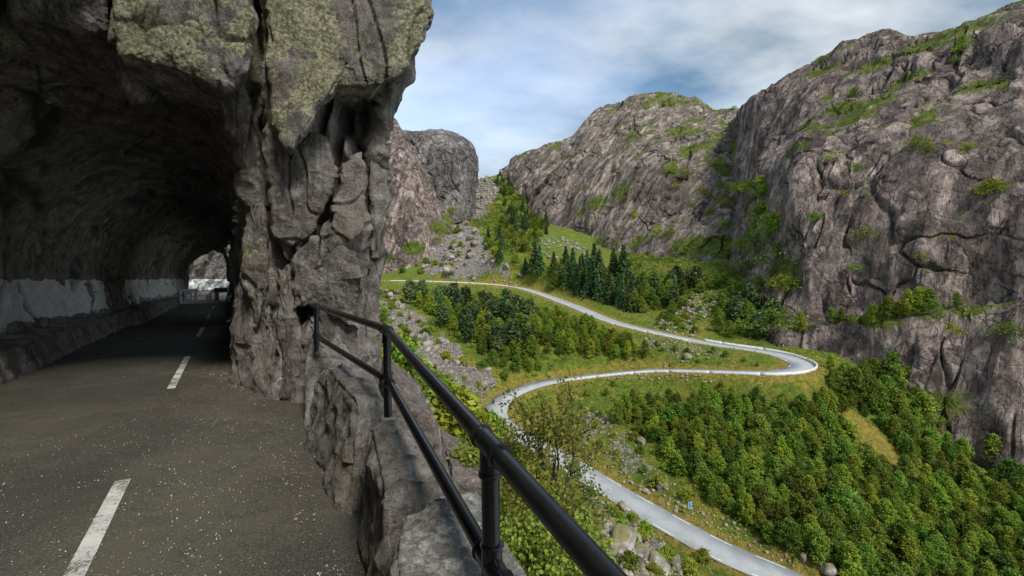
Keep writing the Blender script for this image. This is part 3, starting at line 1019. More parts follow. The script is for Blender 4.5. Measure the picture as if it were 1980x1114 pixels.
# ------------------------------------------------------------------ valley road: surface, markings, guard walls
def ribbon(path, nrm, offs, dz, thick=None):
    """sheet or closed beam along a path; offs = (left, right)"""
    n = len(path)
    up = np.array([0, 0, 1.0])
    if thick is None:
        V = np.concatenate([path + nrm * offs[0] + up * dz, path + nrm * offs[1] + up * dz])
        i = np.arange(n - 1)
        return V, np.stack([i, i + n, i + n + 1, i + 1], 1)
    ring = [path + nrm * offs[0] + up * dz, path + nrm * offs[1] + up * dz, path + nrm * offs[1] + up * (dz + thick), path + nrm * offs[0] + up * (dz + thick)]
    V = np.concatenate(ring)
    i = np.arange(n - 1)
    f = []
    for k in range(4):
        a, b = k * n, ((k + 1) % 4) * n
        f.append(np.stack([a + i, b + i, b + i + 1, a + i + 1], 1))
    f.append(np.array([[0, n, 2 * n, 3 * n][::-1], [n - 1, 2 * n - 1, 3 * n - 1, 4 * n - 1]]))
    return V, np.concatenate(f)


V, f = ribbon(RC, RN, (-RW, RW), -0.25, 0.25)
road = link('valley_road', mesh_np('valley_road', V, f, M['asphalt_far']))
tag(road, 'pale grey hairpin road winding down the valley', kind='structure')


def arc(a, b):
    """index of the path nearest to photo pixels"""
    px, py = proj(RC)
    i = [int(np.argmin((px - q[0])**2 + (py - q[1])**2)) for q in (a, b)]
    return min(i), max(i)


i0, i1 = arc((1620, 1175), (1075, 880))
for side in (-1, 1):
    k = i0
    while k + 3 < i1:
        P = RC[k:k + 4]; N = RN[k:k + 4]
        V, f = ribbon(P, N, (side * (RW - 0.35) - 0.09, side * (RW - 0.35) + 0.09), 0.005)
        link('road_marking', mesh_np('road_marking', V, f, M['white_paint']), road)
        k += 6
i0, i1 = arc((1350, 661), (1000, 555))
for side in (-1, 1):
    V, f = ribbon(RC[i0:i1], RN[i0:i1], (side * (RW - 0.3) - 0.07, side * (RW - 0.3) + 0.07), 0.005)
    link('road_marking', mesh_np('road_marking', V, f, M['white_paint']), road)
i0, i1 = arc((1010, 751), (1490, 682))
k = i0 + 2
while k + 3 < i1:
    V, f = ribbon(RC[k:k + 4], RN[k:k + 4], (-(RW - 0.35) - 0.08, -(RW - 0.35) + 0.08), 0.005)
    link('road_marking', mesh_np('road_marking', V, f, M['white_paint']), road)
    k += 7


def guard_wall(a, b, side, h, label, seglen=9, mat='concrete', w=0.35):
    """low concrete wall along one edge of the road, in butted segments"""
    i0, i1 = arc(a, b)
    root = empty('guard_wall', tuple(RC[(i0 + i1) // 2]))
    tag(root, label, 'wall')
    o = np.array(root.location)
    k = i0
    while k < i1:
        e = min(k + seglen, i1)
        if e - k < 2: break
        lo = RW + 0.12
        V, f = ribbon(RC[k:e + 1] - o, RN[k:e + 1], (side * lo, side * (lo + w)), -0.35, 0.35 + h)
        V = V.reshape(4, e + 1 - k, 3)
        t = V[:, 1] - V[:, 0]; t2 = V[:, -1] - V[:, -2]
        V[:, 0] += t * 0.03; V[:, -1] -= t2 * 0.03
        link('wall_segment', mesh_np('wall_segment', V.reshape(-1, 3), f, M[mat]), root)
        k = e


guard_wall((1085, 734), (1350, 661), 1, 0.62, 'long white concrete guard wall round the outside of the right hairpin')
guard_wall((1340, 658), (1010, 557), -1, 0.45, 'low pale guard wall along the downhill edge of the upper road', 12)
guard_wall((990, 555), (760, 543), -1, 0.6, 'straight low guard wall on the far stretch of upper road', 12)


# ------------------------------------------------------------------ the cliff with the tunnel
def build_tunnel():
    # columns across the arch (left foot -> crown -> right foot); rows from the far end out over the face: (s, r, z)
    prof = [(-3.35, -1.6), (-3.55, 0.2), (-3.25, 1.55), (-2.4, 2.5), (-1.3, 2.7), (-0.3, 2.45), (0.06, 1.6), (0.12, 0.0), (0.02, -1.6)]
    outer = [
        [(6.8, -3.5, -1.6), (4.6, -3.9, -1.6), (2.2, -4.2, -1.6), (-2, -4.4, -1.6), (-6, -4.4, -1.6), (-12, -4.2, -1.6), (-20, -4.0, -1.6)],
        [(6.8, -3.6, 0.2), (4.6, -4.0, 0.4), (2.2, -4.3, 0.5), (-2, -4.4, 0.6), (-6, -4.5, 0.7), (-12, -4.4, 0.8), (-20, -4.1, 0.8)],
        [(6.7, -3.2, 1.6), (5.0, -3.8, 2.2), (2.8, -4.1, 2.8), (-1, -4.3, 3.2), (-6, -4.5, 3.6), (-12, -4.6, 4.0), (-20, -4.3, 4.4)],
        [(6.5, -2.3, 3.0), (5.9, -2.6, 3.5), (5.0, -3.1, 4.8), (3.0, -3.6, 6.0), (-1, -4.3, 6.6), (-6, -4.8, 7.2), (-14, -5, 8)],
        [(6.4, -1.2, 3.0), (6.1, -1.2, 3.45), (5.8, -1.2, 4.5), (5.5, -1.2, 6.5), (5.3, -1.2, 9.5), (5.6, -1.2, 16), (9, -1.2, 24)],
        [(6.5, -0.3, 2.6), (6.2, -0.15, 3.0), (5.9, 0.1, 4.0), (5.6, 0.4, 6.0), (5.5, 0.8, 9), (7, 1.2, 15), (12, 1.6, 22)],
        [(7.0, 0.1, 1.5), (6.5, 0.4, 1.75), (6.0, 0.95, 2.5), (5.6, 1.75, 3.5), (5.65, 2.4, 5.2), (8, 2.8, 9), (20, 3.4, 14)],
        [(7.7, 0.16, 0.1), (6.75, 0.5, 0.2), (6.25, 1.05, 0.4), (6.1, 1.5, 0.8), (6.9, 1.85, 1.6), (11, 1.25, 2.2), (38, 1.4, 4)],
        [(8.2, 0.05, -1.6), (7.0, 0.35, -1.65), (6.15, 0.85, -1.7), (5.95, 1.45, -1.9), (6.6, 1.85, -2.4), (11, 1.3, -3), (38, 1.5, -6)],
    ]
    deep = [39, 33, 26, 19, 13, 9.6]
    cols = []
    for (r, z), o in zip(prof, outer):
        c = []
        for s in deep:
            wob = 0.18 * math.sin(s * 0.7 + r) + 0.35 * math.exp(-((s - 19) / 3.0)**2) * (1 if r < -2 else 0)
            k = max(0.0, (s - 24) / 15.0)
            c.append((s, r * (1 - 0.34 * k) + wob * (1 - k), (z * (1 - 0.3 * k) if z > 0 else z) + (0.12 * math.sin(s * 0.9 + r * 2) if z > 0.5 else 0)))
        cols.append(c + o)
    K = np.array(cols)                                   # (9, 13, 3)
    A = catmull(K, [34, 34, 36, 46, 56, 60, 66, 66])
    A = np.swapaxes(A, 0, 1)
    A = catmull(A, [22, 24, 28, 34, 36, 40, 64, 76, 76, 60, 30, 24])
    S = np.swapaxes(A, 0, 1)
    sh = S.shape
    P = srz(S[..., 0], S[..., 1], S[..., 2])
    n = grid_normals(P)
    # towards the open air: the tunnel's axis side
    mid = srz(S[..., 0] * 0 + 20, S[..., 0] * 0 - 1.7, S[..., 0] * 0 + 0.5)
    if ((mid - P)[:, :60] * n[:, :60]).sum(2).mean() < 0: n = -n
    p = P.reshape(-1, 3); nn = n.reshape(-1, 3)
    s, r, z = S[..., 0].ravel(), S[..., 1].ravel(), S[..., 2].ravel()
    q = np.stack([s, r, z], 1)                           # relief laid out along the road
    ax = squash(rotm(0.12, 0.2, 0.3), (1, 0.8, 1.9))
    b0, e0 = facets(q, 1.3, 100, 0.9, 0.6, ax, 0.06, False)
    b1, e1 = facets(q, 0.72, 101, 0.8, 0.5, squash(rotm(-0.2, 0.1, 0.5), (1, 0.9, 1.5)), 0.05, True)
    b2, e2 = facets(q, 0.33, 103, 0.8, 0.5, squash(rotm(0.3, -0.2, 0.1), (1, 1, 1.3)), 0.05, True)
    b3, e3 = facets(q, 0.13, 107, 1.0, 0.8, None, 0.1, True)
    inside = sstep(9.5, 12, s)
    amp = 1 - 0.45 * inside
    cm = sstep(-0.05, 0.3, fbm(q / 0.9, 3, 119))
    h = b0 * 0.30 * amp + b1 * 0.27 * amp + b2 * 0.13 + b3 * 0.045
    h += fbm(q / 2.6, 3, 111) * 0.14 * amp + fbm(q / 0.3, 4, 113, 0.55) * 0.03 + fbm(q / 0.07, 3, 117) * 0.010
    h -= (1 - sstep(0, 0.10, e0)) * 0.20 * amp + (1 - sstep(0, 0.07, e1)) * 0.05 * cm * amp
    h -= 0.03 * sstep(0.62, 0.85, ridged(q / np.array([0.9, 0.9, 3.4]), 2, 127)) * amp
    px, py = proj(p)
    face = (s < 8.6) & (s > 4.0) & (p[:, 1] > 2)

    def dent(a, b, ra, rb, rot, depth):
        """a hollow (positive depth) or a boss in the face round the sight line a, b"""
        c0 = unp(a, b, 6.1)
        dx = (p[:, 0] - c0[0] * p[:, 1] / 6.1) * 6.1 / np.maximum(p[:, 1], .5); dzv = (p[:, 2] - c0[2] * p[:, 1] / 6.1) * 6.1 / np.maximum(p[:, 1], .5)
        ca, sa = math.cos(rot), math.sin(rot)
        u = (dx * ca + dzv * sa) / (ra * 6.1 / F); v = (-dx * sa + dzv * ca) / (rb * 6.1 / F)
        u = u + 0.35 * pnoise(q * 2.2, 131); v = v + 0.35 * pnoise(q * 2.2 + 5, 133)
        return -depth * (1 - sstep(0.75, 1.15, np.sqrt(u * u + v * v))) * face
    h += dent(688, 232, 44, 60, 0.25, 0.55)              # black hollow under the big block
    h += dent(735, 180, 22, 22, 0, 0.25)
    h += dent(492, 170, 14, 210, 0.03, 0.45)             # the tall open joint
    h += dent(512, 330, 16, 150, 0.08, 0.3)
    h += dent(560, 600, 14, 150, -0.02, 0.3)
    h += dent(630, 430, 10, 90, -0.25, 0.22)
    h += dent(705, 350, 9, 80, 0.1, 0.2)
    h += dent(640, 85, 135, 90, -0.2, -0.26)             # the overhanging block above it
    h += dent(340, 60, 120, 85, -0.2, -0.38)             # the lichen block over the mouth
    h += dent(560, 300, 40, 140, 0.0, -0.16)
    h += dent(600, 470, 70, 60, 0.5, -0.18)
    p2 = p + nn * h[:, None]
    px, py = proj(p2)
    # white paint: a band of the side walls below eye level
    lw = sstep(-2.2, -2.6, r)
    paint = lw * sstep(8.0, 8.8, s) * sstep(-1.12, -0.95, p2[:, 2]) * (1 - sstep(-0.05, 0.03, p2[:, 2] + 0.16 * fbm(q / 0.4, 4, 401))) * 0.9
    paint *= (1 - 0.8 * np.exp(-((s - 20) / 1.3)**2)) * (1 - 0.45 * sstep(0.1, 0.3, fbm(q / np.array([0.9, 0.9, 2.0]), 4, 403))) * (1 - 0.5 * (p2[:, 2] + 0.85 < 0.25 * fbm(q / 1.2, 3, 405)))
    rw = sstep(-0.6, -0.2, r) * sstep(7.5, 8.5, s) * sstep(-1.0, -0.8, p2[:, 2]) * (1 - sstep(-0.04, 0.03, p2[:, 2])) * 0.42
    rw2 = (s < 8.6) * sstep(-0.1, 0.1, r) * (1 - sstep(0.9, 1.4, r)) * sstep(-1.0, -0.7, p2[:, 2]) * (1 - sstep(-0.02, 0.12, p2[:, 2])) * 0.34
    paint = np.maximum(paint, np.maximum(rw, rw2))
    lich = sstep(1.8, 2.4, p2[:, 2]) * (s < 8) * 0.66
    lich = np.maximum(lich, 0.36 * (s < 8) * (z > -0.3))
    crack = np.minimum(e0 * 0.8, e1 * 1.6 + 0.2 * (1 - cm))
    gf = grid_faces(sh[0], sh[1])
    # unseen side openings, added to let daylight onto the left tunnel wall
    light_gap = np.zeros(len(s), bool)
    for a_, b_ in ((10.4, 17.2), (22.0, 33.0)):
        light_gap |= (s > a_) & (s < b_) & (r > -0.12) & (z > -0.95) & (z < 1.55)
    gf = gf[~light_gap[gf].any(1)]
    me = mesh_np('tunnel_cliff', p2, gf, M['tunnel'], True, {'paint': paint, 'lichen': lich, 'crack': crack})
    me.set_sharp_from_angle(angle=math.radians(21))
    o = link('tunnel_cliff', me)
    tag(o, 'dark rock cliff pierced by a rough road tunnel', kind='structure')
    return p2, o


TUN, TUNO = build_tunnel()
TPX, TPY = proj(TUN)


def face_depth(px, py):
    d = (TPX - px)**2 + (TPY - py)**2
    c = np.nonzero((d < 120) & (TUN[:, 1] > 3) & (TUN[:, 1] < 9))[0]
    return np.percentile(TUN[c, 1], 20) if len(c) else 6.0


def rock_block(poly, proud, seed, lichen=0.3, thick=1.1, tiltx=0.0, tilty=0.0, bulge=0.05, depth=None):
    """an angular block standing proud of the cliff face: outline seen from the road, flat broken front, real thickness"""
    poly = np.array(poly, float)
    cx, cy = poly.mean(0)
    D = np.array([face_depth(*q) for q in list(poly) + [(cx, cy)] * 3])
    A = np.array([[q[0] - cx, q[1] - cy, 1] for q in list(poly) + [(cx, cy)] * 3])
    co = np.linalg.lstsq(A, D, rcond=None)[0] * np.array([0.5, 0.5, 1])
    if depth: co[2] = depth
    # outline resampled and roughened
    P = np.concatenate([poly, poly[:1]])
    L = np.concatenate([[0], np.cumsum(np.linalg.norm(np.diff(P, axis=0), axis=1))])
    n = 190
    t = np.linspace(0, L[-1], n, endpoint=False)
    B = np.stack([np.interp(t, L, P[:, k]) for k in (0, 1)], 1)
    q3 = np.concatenate([B / 28, np.full((n, 1), seed * 3.7)], 1)
    B = B + np.stack([fbm(q3, 4, seed), fbm(q3 + 40, 4, seed + 1)], 1) * 9
    rings = list(np.linspace(0.02, 0.93, 44)) + [0.965, 0.985, 1.0]
    V = []
    for k in rings:
        a = np.array([cx, cy]) + k * (B - [cx, cy])
        Y = co[2] + co[0] * (a[:, 0] - cx) + co[1] * (a[:, 1] - cy) - proud + tiltx * (a[:, 0] - cx) / 100 + tilty * (a[:, 1] - cy) / 100 - bulge * (1 - k * k)
        Y = Y + 0.05 * max(0, (k - 0.93) / 0.07)**2
        V.append(np.stack([(a[:, 0] - 990) / F * Y, Y, (HZ - a[:, 1]) / F * Y], 1))
    vd = V[-1] - [0, 0, 0]
    back = np.array([TS[0], TS[1], 0.0])
    for k in np.linspace(0, 1, 20)[1:]:
        V.append(V[len(rings) - 1] + back * thick * k - (V[len(rings) - 1] - V[len(rings) - 1].mean(0)) * 0.10 * k)
    m = len(V)
    V = np.stack(V)                                       # rows x outline
    nv = grid_normals(np.concatenate([V, V[:, :1]], 1))[:, :-1]
    if nv[10, :, 1].mean() > 0: nv = -nv
    p = V.reshape(-1, 3); nn = nv.reshape(-1, 3)
    b1, e1 = facets(p, 0.5, seed + 11, 0.8, 0.5, None, 0.05, True)
    b2, e2 = facets(p, 0.2, seed + 13, 0.8, 0.5, None, 0.05, True)
    h = b1 * 0.085 + b2 * 0.045 + fbm(p / 0.22, 4, seed + 15, 0.6) * 0.035 + fbm(p / 0.05, 2, seed + 16) * 0.008
    h -= 0.05 * (1 - sstep(0, 0.05, np.abs(pnoise(p / np.array([0.5, 0.5, 1.0]), seed + 17)))) * (pnoise(p / 0.8, seed + 18) > 0.05)
    p2 = p + nn * h[:, None]
    i = np.arange(m - 1)[:, None] * n; j = np.arange(n)[None, :]; j2 = (j + 1) % n
    f = np.stack([i + j, i + j2, i + n + j2, i + n + j], -1).reshape(-1, 4)
    if np.cross(p2[f[0, 1]] - p2[f[0, 0]], p2[f[0, 3]] - p2[f[0, 0]])[1] > 0: f = f[:, ::-1]
    me = mesh_np('rock_block', p2, f, M['tunnel'], True, {'lichen': lichen * (0.55 + 0.45 * (nn[:, 1] < -0.4)), 'paint': 0 * e1, 'crack': 0.05 + e1})
    me.set_sharp_from_angle(angle=math.radians(22))
    return link('rock_block', me, TUNO)


BLOCKS = [
    ([(212, -40), (494, -40), (492, 60), (470, 132), (446, 164), (408, 157), (345, 140), (300, 128), (232, 104), (222, 50)], 0.36, 801, 0.98, 0.0, 0.0),
    ([(508, -40), (700, -40), (842, -40), (833, 40), (822, 78), (788, 128), (742, 166), (690, 170), (655, 168), (612, 208), (588, 246), (560, 290), (528, 236), (515, 120)], 0.36, 807, 0.82, 0.0, 0.0),
    ([(518, 232), (560, 292), (600, 250), (640, 262), (652, 330), (628, 408), (600, 452), (566, 480), (530, 466), (520, 380)], 0.12, 811, 0.36, 0.0, 0.0),
    ([(662, 318), (700, 290), (712, 380), (704, 440), (676, 470), (640, 440)], 0.14, 813, 0.3, 0.0, 0.0),
    ([(560, 500), (604, 462), (640, 470), (690, 486), (706, 560), (694, 640), (640, 610), (596, 590), (566, 600)], 0.15, 817, 0.34, 0.0, 0.0),
    ([(716, 300), (752, 280), (748, 380), (740, 470), (728, 570), (734, 690), (704, 690), (712, 560), (720, 420)], 0.06, 819, 0.3, 0.0, 0.0),
    ([(470, 250), (494, 256), (506, 360), (520, 470), (518, 560), (498, 640), (474, 560), (468, 420)], 0.10, 823, 0.5, 0.0, 0.0),
    ([(455, 560), (500, 520), (524, 600), (532, 700), (516, 760), (466, 752), (446, 700)], 0.08, 829, 0.3, 0.0, 0.0),
    ([(536, 520), (562, 510), (572, 600), (590, 690), (586, 782), (548, 772), (534, 660)], 0.10, 831, 0.36, 0.0, 0.0),
    ([(600, 610), (640, 625), (690, 655), (700, 760), (640, 760), (596, 700)], 0.05, 837, 0.3, 0.0, 0.0),
    ([(20, -40), (120, -40), (200, -40), (210, 60), (160, 72), (90, 44), (20, 40)], 0.12, 839, 0.3, 0.0, 0.0),
    ([(418, 170), (470, 150), (486, 240), (474, 300), (440, 260)], 0.10, 841, 0.4, 0.0, 0.0)]
for pl, pr, sd_, li_, tx, ty in BLOCKS:
    rock_block(pl, pr, sd_, li_, 1.0, tx, ty)


def added_light_opening(a, b):  # rock lining of an out-of-view opening added to brighten the tunnel
    ring = [(a, -0.98), (a, 0.4), (a, 1.6), ((a + b) / 2, 1.64), (b, 1.6), (b, 0.4), (b, -0.98), ((a + b) / 2, -1.02), (a, -0.98)]
    cols = [[(x, rr, z) for rr in (0.2, 0.6, 1.0, 1.5)] for x, z in ring]
    A = np.swapaxes(catmull(np.swapaxes(catmull(np.array(cols), [14] * 8), 0, 1), [12] * 3), 0, 1)
    p = A.reshape(-1, 3)
    p = p + 0.08 * np.stack([fbm(p / 0.6 + j * 5, 3, 151 + j) for j in range(3)], 1)
    P = srz(p[:, 0], p[:, 1], p[:, 2])
    z0 = 0 * p[:, 0]
    tag(link('added_light_opening', mesh_np('added_light_opening', P, grid_faces(*A.shape[:2]), M['tunnel'], True, {'paint': z0, 'lichen': z0, 'crack': z0 + 1})),
        'rough rock lining of an added opening that lets daylight into the tunnel', kind='structure')


added_light_opening(10.4, 17.2)
added_light_opening(22.0, 33.0)


def upper_cliff():
    # the cliff goes on upwards beside and above the road
    K = np.array([[(s_, -4.6 - 0.02 * (s_ + 20), 3.5), (s_, -5.2, 6), (s_ + 1.0, -6.4, 9), (s_ + 3, -9.5, 12)] for s_ in (-34, -24, -14, -5, 1.5)]
                 + [[(5.5, -3.8, 7), (5.9, -3.8, 11), (6.5, -4.6, 15), (9, -7.5, 20)], [(5.6, -0.5, 9.5), (6.6, -0.6, 16), (9, -1.2, 22), (12, -3, 28)],
                    [(6.5, 1.2, 9), (8, 1.4, 15), (12, 1.0, 27), (18, -1, 40)], [(16, 2.6, 9), (19, 2.6, 16), (24, 2.2, 27), (30, 0, 40)], [(60, 2.8, 9), (60, 2.8, 16), (60, 2.4, 27), (62, 0, 40)]], float)
    A = np.swapaxes(catmull(np.swapaxes(catmull(K, [26] * 9), 0, 1), [40] * 3), 0, 1)
    P = srz(A[..., 0], A[..., 1], A[..., 2])
    n = grid_normals(P)
    if (n[:, :, 0] * TR[0] + n[:, :, 1] * TR[1]).mean() < 0: n = -n
    p = P.reshape(-1, 3)
    b1, e1 = blocks(p, 2.4, 161); b2, e2 = blocks(p, 0.9, 163)
    p2 = p + n.reshape(-1, 3) * (b1 * 0.4 + b2 * 0.15 + fbm(p / 3, 4, 165) * 0.3)[:, None]
    z0 = 0 * e1
    tag(link('upper_cliff', mesh_np('upper_cliff', p2, grid_faces(*P.shape[:2]), M['tunnel'], True, {'paint': z0, 'lichen': z0 + 0.4, 'crack': np.minimum(e1, e2)})),
        'dark cliff rising above the tunnel mouth and the road', kind='structure')


upper_cliff()


def strip_sr(name, s0, s1, r0, r1, ns, nr, zf, mat, parent=None, smooth=True):
    S, R = np.meshgrid(np.linspace(s0, s1, ns), np.linspace(r0, r1, nr), indexing='ij')
    P = srz(S, R, zf(S, R))
    return link(name, mesh_np(name, P.reshape(-1, 3), grid_faces(ns, nr), mat, smooth), parent)


def road_z(S, R):
    q = np.stack([S.ravel(), R.ravel(), 0 * S.ravel()], 1)
    return -HR + (fbm(q / 2.5, 3, 201) * 0.02).reshape(S.shape)


troad = strip_sr('road', -16, 58, -4.6, 1.25, 380, 60, road_z, M['asphalt'])
tag(troad, 'dark gritty asphalt running into the tunnel', kind='structure')
for (a, b) in [(-2.5, 0.2), (1.9, 4.45), (7.85, 11.0), (14.6, 17.4), (21, 24), (28, 31)]:
    strip_sr('road_marking', a, b, -0.662 - 0.047, -0.662 + 0.047, 30, 3, lambda S, R: road_z(S, R) + 0.006, M['marking'], troad)

# far mouth of the tunnel: daylight falls on a rock wall beyond it
def far_wall():
    K = np.array([[(41.5, -5.5, -2), (41.5, -5.6, 0.5), (41.8, -5.8, 4), (42.5, -6, 9)],
                  [(46, -3.5, -2), (46, -3.6, 0.5), (46.3, -3.8, 4), (47, -4, 9)],
                  [(50, -1.2, -2), (50, -1.3, 0.5), (50.3, -1.5, 4), (51, -2, 9)],
                  [(55, 2.5, -2), (55, 2.4, 0.5), (55.5, 2.2, 4), (57, 2, 9)]], float)
    A = np.swapaxes(catmull(np.swapaxes(catmull(K, [40] * 3), 0, 1), [40] * 3), 0, 1)
    P = srz(A[..., 0], A[..., 1], A[..., 2])
    n = grid_normals(P)
    if n[..., 1].mean() > 0: n = -n
    p = P.reshape(-1, 3)
    b1, e1 = blocks(p, 1.3, 141); b2, e2 = blocks(p, 0.5, 143)
    h = b1 * 0.35 + b2 * 0.12 + fbm(p / 2, 4, 145) * 0.4
    p2 = p + n.reshape(-1, 3) * h[:, None]
    paint = sstep(-1.0, -0.9, p2[:, 2]) * (1 - sstep(-0.03, 0.05, p2[:, 2])) * 0.8
    me = mesh_np('rock_wall', p2, grid_faces(*P.shape[:2]), M['tunnel'], True,
                 {'paint': paint, 'lichen': 0.4 + 0 * paint, 'crack': np.minimum(e1, e2 * 1.4)})
    tag(link('rock_wall', me), 'daylit rock wall beyond the far mouth of the tunnel', kind='structure')


far_wall()


# ------------------------------------------------------------------ guard stones along the road edge
def hexa_rock(name, top, bottom, n, seed, mat, amp=0.05, cell=0.35, lich=0.2, lichside=0.0, rnd=0.16):
    """a quarried block between four top and four bottom corners, its faces broken and its edges worn"""
    T = np.array(top, float); B = np.array(bottom, float)
    g = np.linspace(0, 1, n)
    faces = []
    V = []
    base = 0
    U, W = np.meshgrid(g, g, indexing='ij')
    for ax in range(3):
        for sd_ in (0, 1):
            c = [None] * 3
            c[ax] = np.full_like(U, sd_)
            o = [i for i in range(3) if i != ax]
            c[o[0]], c[o[1]] = U, W
            V.append(np.stack([x.ravel() for x in c], 1))
            f = grid_faces(n, n) + base
            if (sd_ == 0) == (ax != 1): f = f[:, ::-1]
            faces.append(f)
            base += n * n
    V = np.concatenate(V); f = np.concatenate(faces)
    # pull edges in a little (worn arris)
    k = V * 2 - 1
    m = np.abs(k)
    sec = np.sort(m, axis=1)[:, 1]
    nrm = np.where(m >= 0.999, np.sign(k), 0)
    nrm = nrm + np.sign(k) * np.clip((m - 0.75) / 0.25, 0, 1)**2
    nrm /= np.linalg.norm(nrm, axis=1, keepdims=True)
    u, v, w = V[:, :1], V[:, 1:2], V[:, 2:]
    lo = (B[0] * (1 - u) * (1 - v) + B[1] * u * (1 - v) + B[2] * u * v + B[3] * (1 - u) * v)
    hi = (T[0] * (1 - u) * (1 - v) + T[1] * u * (1 - v) + T[2] * u * v + T[3] * (1 - u) * v)
    p = lo * (1 - w) + hi * w
    ce = p.mean(0)
    ex = np.stack([((T[1] + T[2] + B[1] + B[2]) - (T[0] + T[3] + B[0] + B[3])) / 4, ((T[2] + T[3] + B[2] + B[3]) - (T[0] + T[1] + B[0] + B[1])) / 4, (T - B).mean(0)], 0)
    wn = nrm @ (ex / np.linalg.norm(ex, axis=1, keepdims=True))
    sz = np.linalg.norm(ex, axis=1).min()
    b1, e1 = facets(p, cell, seed, 1.0, 0.8, None, 0.1, True)
    b2, e2 = facets(p, cell * 0.35, seed + 3, 1.0, 0.8, None, 0.1, True)
    h = b1 * amp * 1.3 + b2 * amp * 0.5 + fbm(p / (cell * 0.5), 5, seed + 5, 0.6) * amp * 0.7
    h -= np.clip((sec - (1 - rnd)) / rnd, 0, 1)**2 * sz * 0.09
    p2 = p + wn * h[:, None]
    upf = sstep(0.2, 0.8, wn[:, 2])
    crack = np.clip(0.05 + e1, 0, 1)
    li = lich * upf + lichside * (1 - upf)
    me = mesh_np(name, p2 - B.mean(0), f, mat, True, {'lichen': li, 'crack': crack, 'paint': 0 * li})
    bm_weld(me)
    me.set_sharp_from_angle(angle=math.radians(24))
    return link(name, me, None, tuple(B.mean(0)))


def bm_weld(me):
    import bmesh
    bm = bmesh.new(); bm.from_mesh(me)
    bmesh.ops.remove_doubles(bm, verts=bm.verts, dist=0.0008)
    bm.normal_update()
    bm.to_mesh(me); bm.free()


def sz4(pts):
    return [srz(*p) for p in pts]


GST = 'guard stones along the road edge'
zt = -0.86
o = hexa_rock('guard_stone', [atz(748, 1235, zt), atz(1090, 1180, zt - .03), atz(922, 951, zt - 0.02), atz(768, 988, zt)],
              [atz(748, 1235, zt) + [-.02, 0, -.75], atz(1090, 1180, zt) + [.1, 0, -.8], atz(922, 951, zt) + [.1, .0, -.8], atz(768, 988, zt) + [-.02, 0, -.75]],
              64, 211, M['pale_stone'], 0.045, 0.3, 0.8)
tag(o, 'nearest guard stone with white lichen crust on top', 'stone', GST)
o = hexa_rock('guard_stone', [atz(738, 962, zt - .05), atz(896, 926, zt - .07), atz(778, 803, zt - .02), atz(716, 826, zt - .01)],
              [atz(738, 962, zt) + [-.03, 0, -.75], atz(896, 926, zt) + [.15, .1, -.9], atz(778, 797, zt) + [.2, .1, -.9], atz(718, 818, zt) + [-.05, 0, -.75]],
              64, 223, M['stone'], 0.055, 0.28, 0.34)
tag(o, 'long brown guard stone between the white stone and the dark one', 'stone', GST)
o = hexa_rock('guard_stone', [atz(690, 778, zt + .03), atz(738, 766, zt + .02), atz(716, 702, zt + .04), atz(626, 706, zt + .06)],
              [atz(694, 800, zt) + [-.1, 0, -.8], atz(745, 790, zt) + [.25, .1, -.9], atz(716, 706, zt) + [.2, .1, -.9], atz(626, 712, zt) + [-.22, -.05, -.8]],
              60, 227, M['stone'], 0.065, 0.32, 0.3)
tag(o, 'dark sided guard stone under the second railing post', 'stone', GST)
zz = -0.74
o = hexa_rock('guard_stone', [atz(592, 684, zz - .12), atz(668, 690, zz - .1), atz(672, 668, zz), atz(600, 652, zz + .05)],
              [atz(592, 684, zz) + [.0, -.1, -.85], atz(668, 690, zz) + [.1, -.1, -.95], atz(672, 668, zz) + [.1, .1, -.95], atz(600, 652, zz) + [.0, .1, -.85]],
              52, 229, M['pale_stone'], 0.05, 0.32, 0.3, 0.1)
tag(o, 'grey upright guard stone against the foot of the rock pillar', 'stone', GST)
# rough footing of the wall, outside the guard stones
o = hexa_rock('footing_rock', [srz(-1.0, 0.8, -1.45), srz(-1.0, 1.3, -1.75), srz(2.7, 1.35, -1.7), srz(2.7, 0.95, -1.4)],
              [srz(-1.0, 0.9, -3), srz(-1.0, 2.1, -3.6), srz(2.7, 2.3, -3.6), srz(2.7, 1.0, -3)], 60, 233, M['stone'], 0.09, 0.6, 0.2)
tag(o, 'brown bedrock footing outside the nearest guard stones', 'rock')
o = hexa_rock('footing_rock', [srz(2.6, 0.95, -1.3), srz(2.6, 1.3, -1.6), srz(5.9, 1.55, -1.5), srz(5.9, 1.1, -1.2)],
              [srz(2.6, 0.9, -3), srz(2.6, 2.2, -4), srz(5.9, 2.4, -4), srz(5.9, 1.0, -3)], 60, 239, M['stone'], 0.08, 0.55, 0.2)
tag(o, 'rubbly bedrock footing below the second railing post', 'rock')
# reddish slabs dropping away beyond the railing
o = hexa_rock('rock_slab', [unp(745, 760, 11), unp(842, 800, 11.5), unp(800, 725, 15), unp(742, 672, 15)],
              [unp(700, 1200, 11), unp(900, 1100, 11.5), unp(830, 900, 15), unp(700, 1000, 15)], 60, 241, M['slab'], 0.18, 1.3, 0.25)
tag(o, 'reddish tilted rock slab on the slope beyond the railing', 'rock')
o = hexa_rock('rock_slab', [unp(872, 905, 12), unp(955, 925, 12.5), unp(900, 848, 17), unp(842, 822, 17)],
              [unp(850, 1250, 12), unp(980, 1150, 12.5), unp(930, 950, 17), unp(830, 1000, 17)], 50, 251, M['slab'], 0.16, 1.1, 0.45)
tag(o, 'mossy brown rock knob below the tilted slab', 'rock')


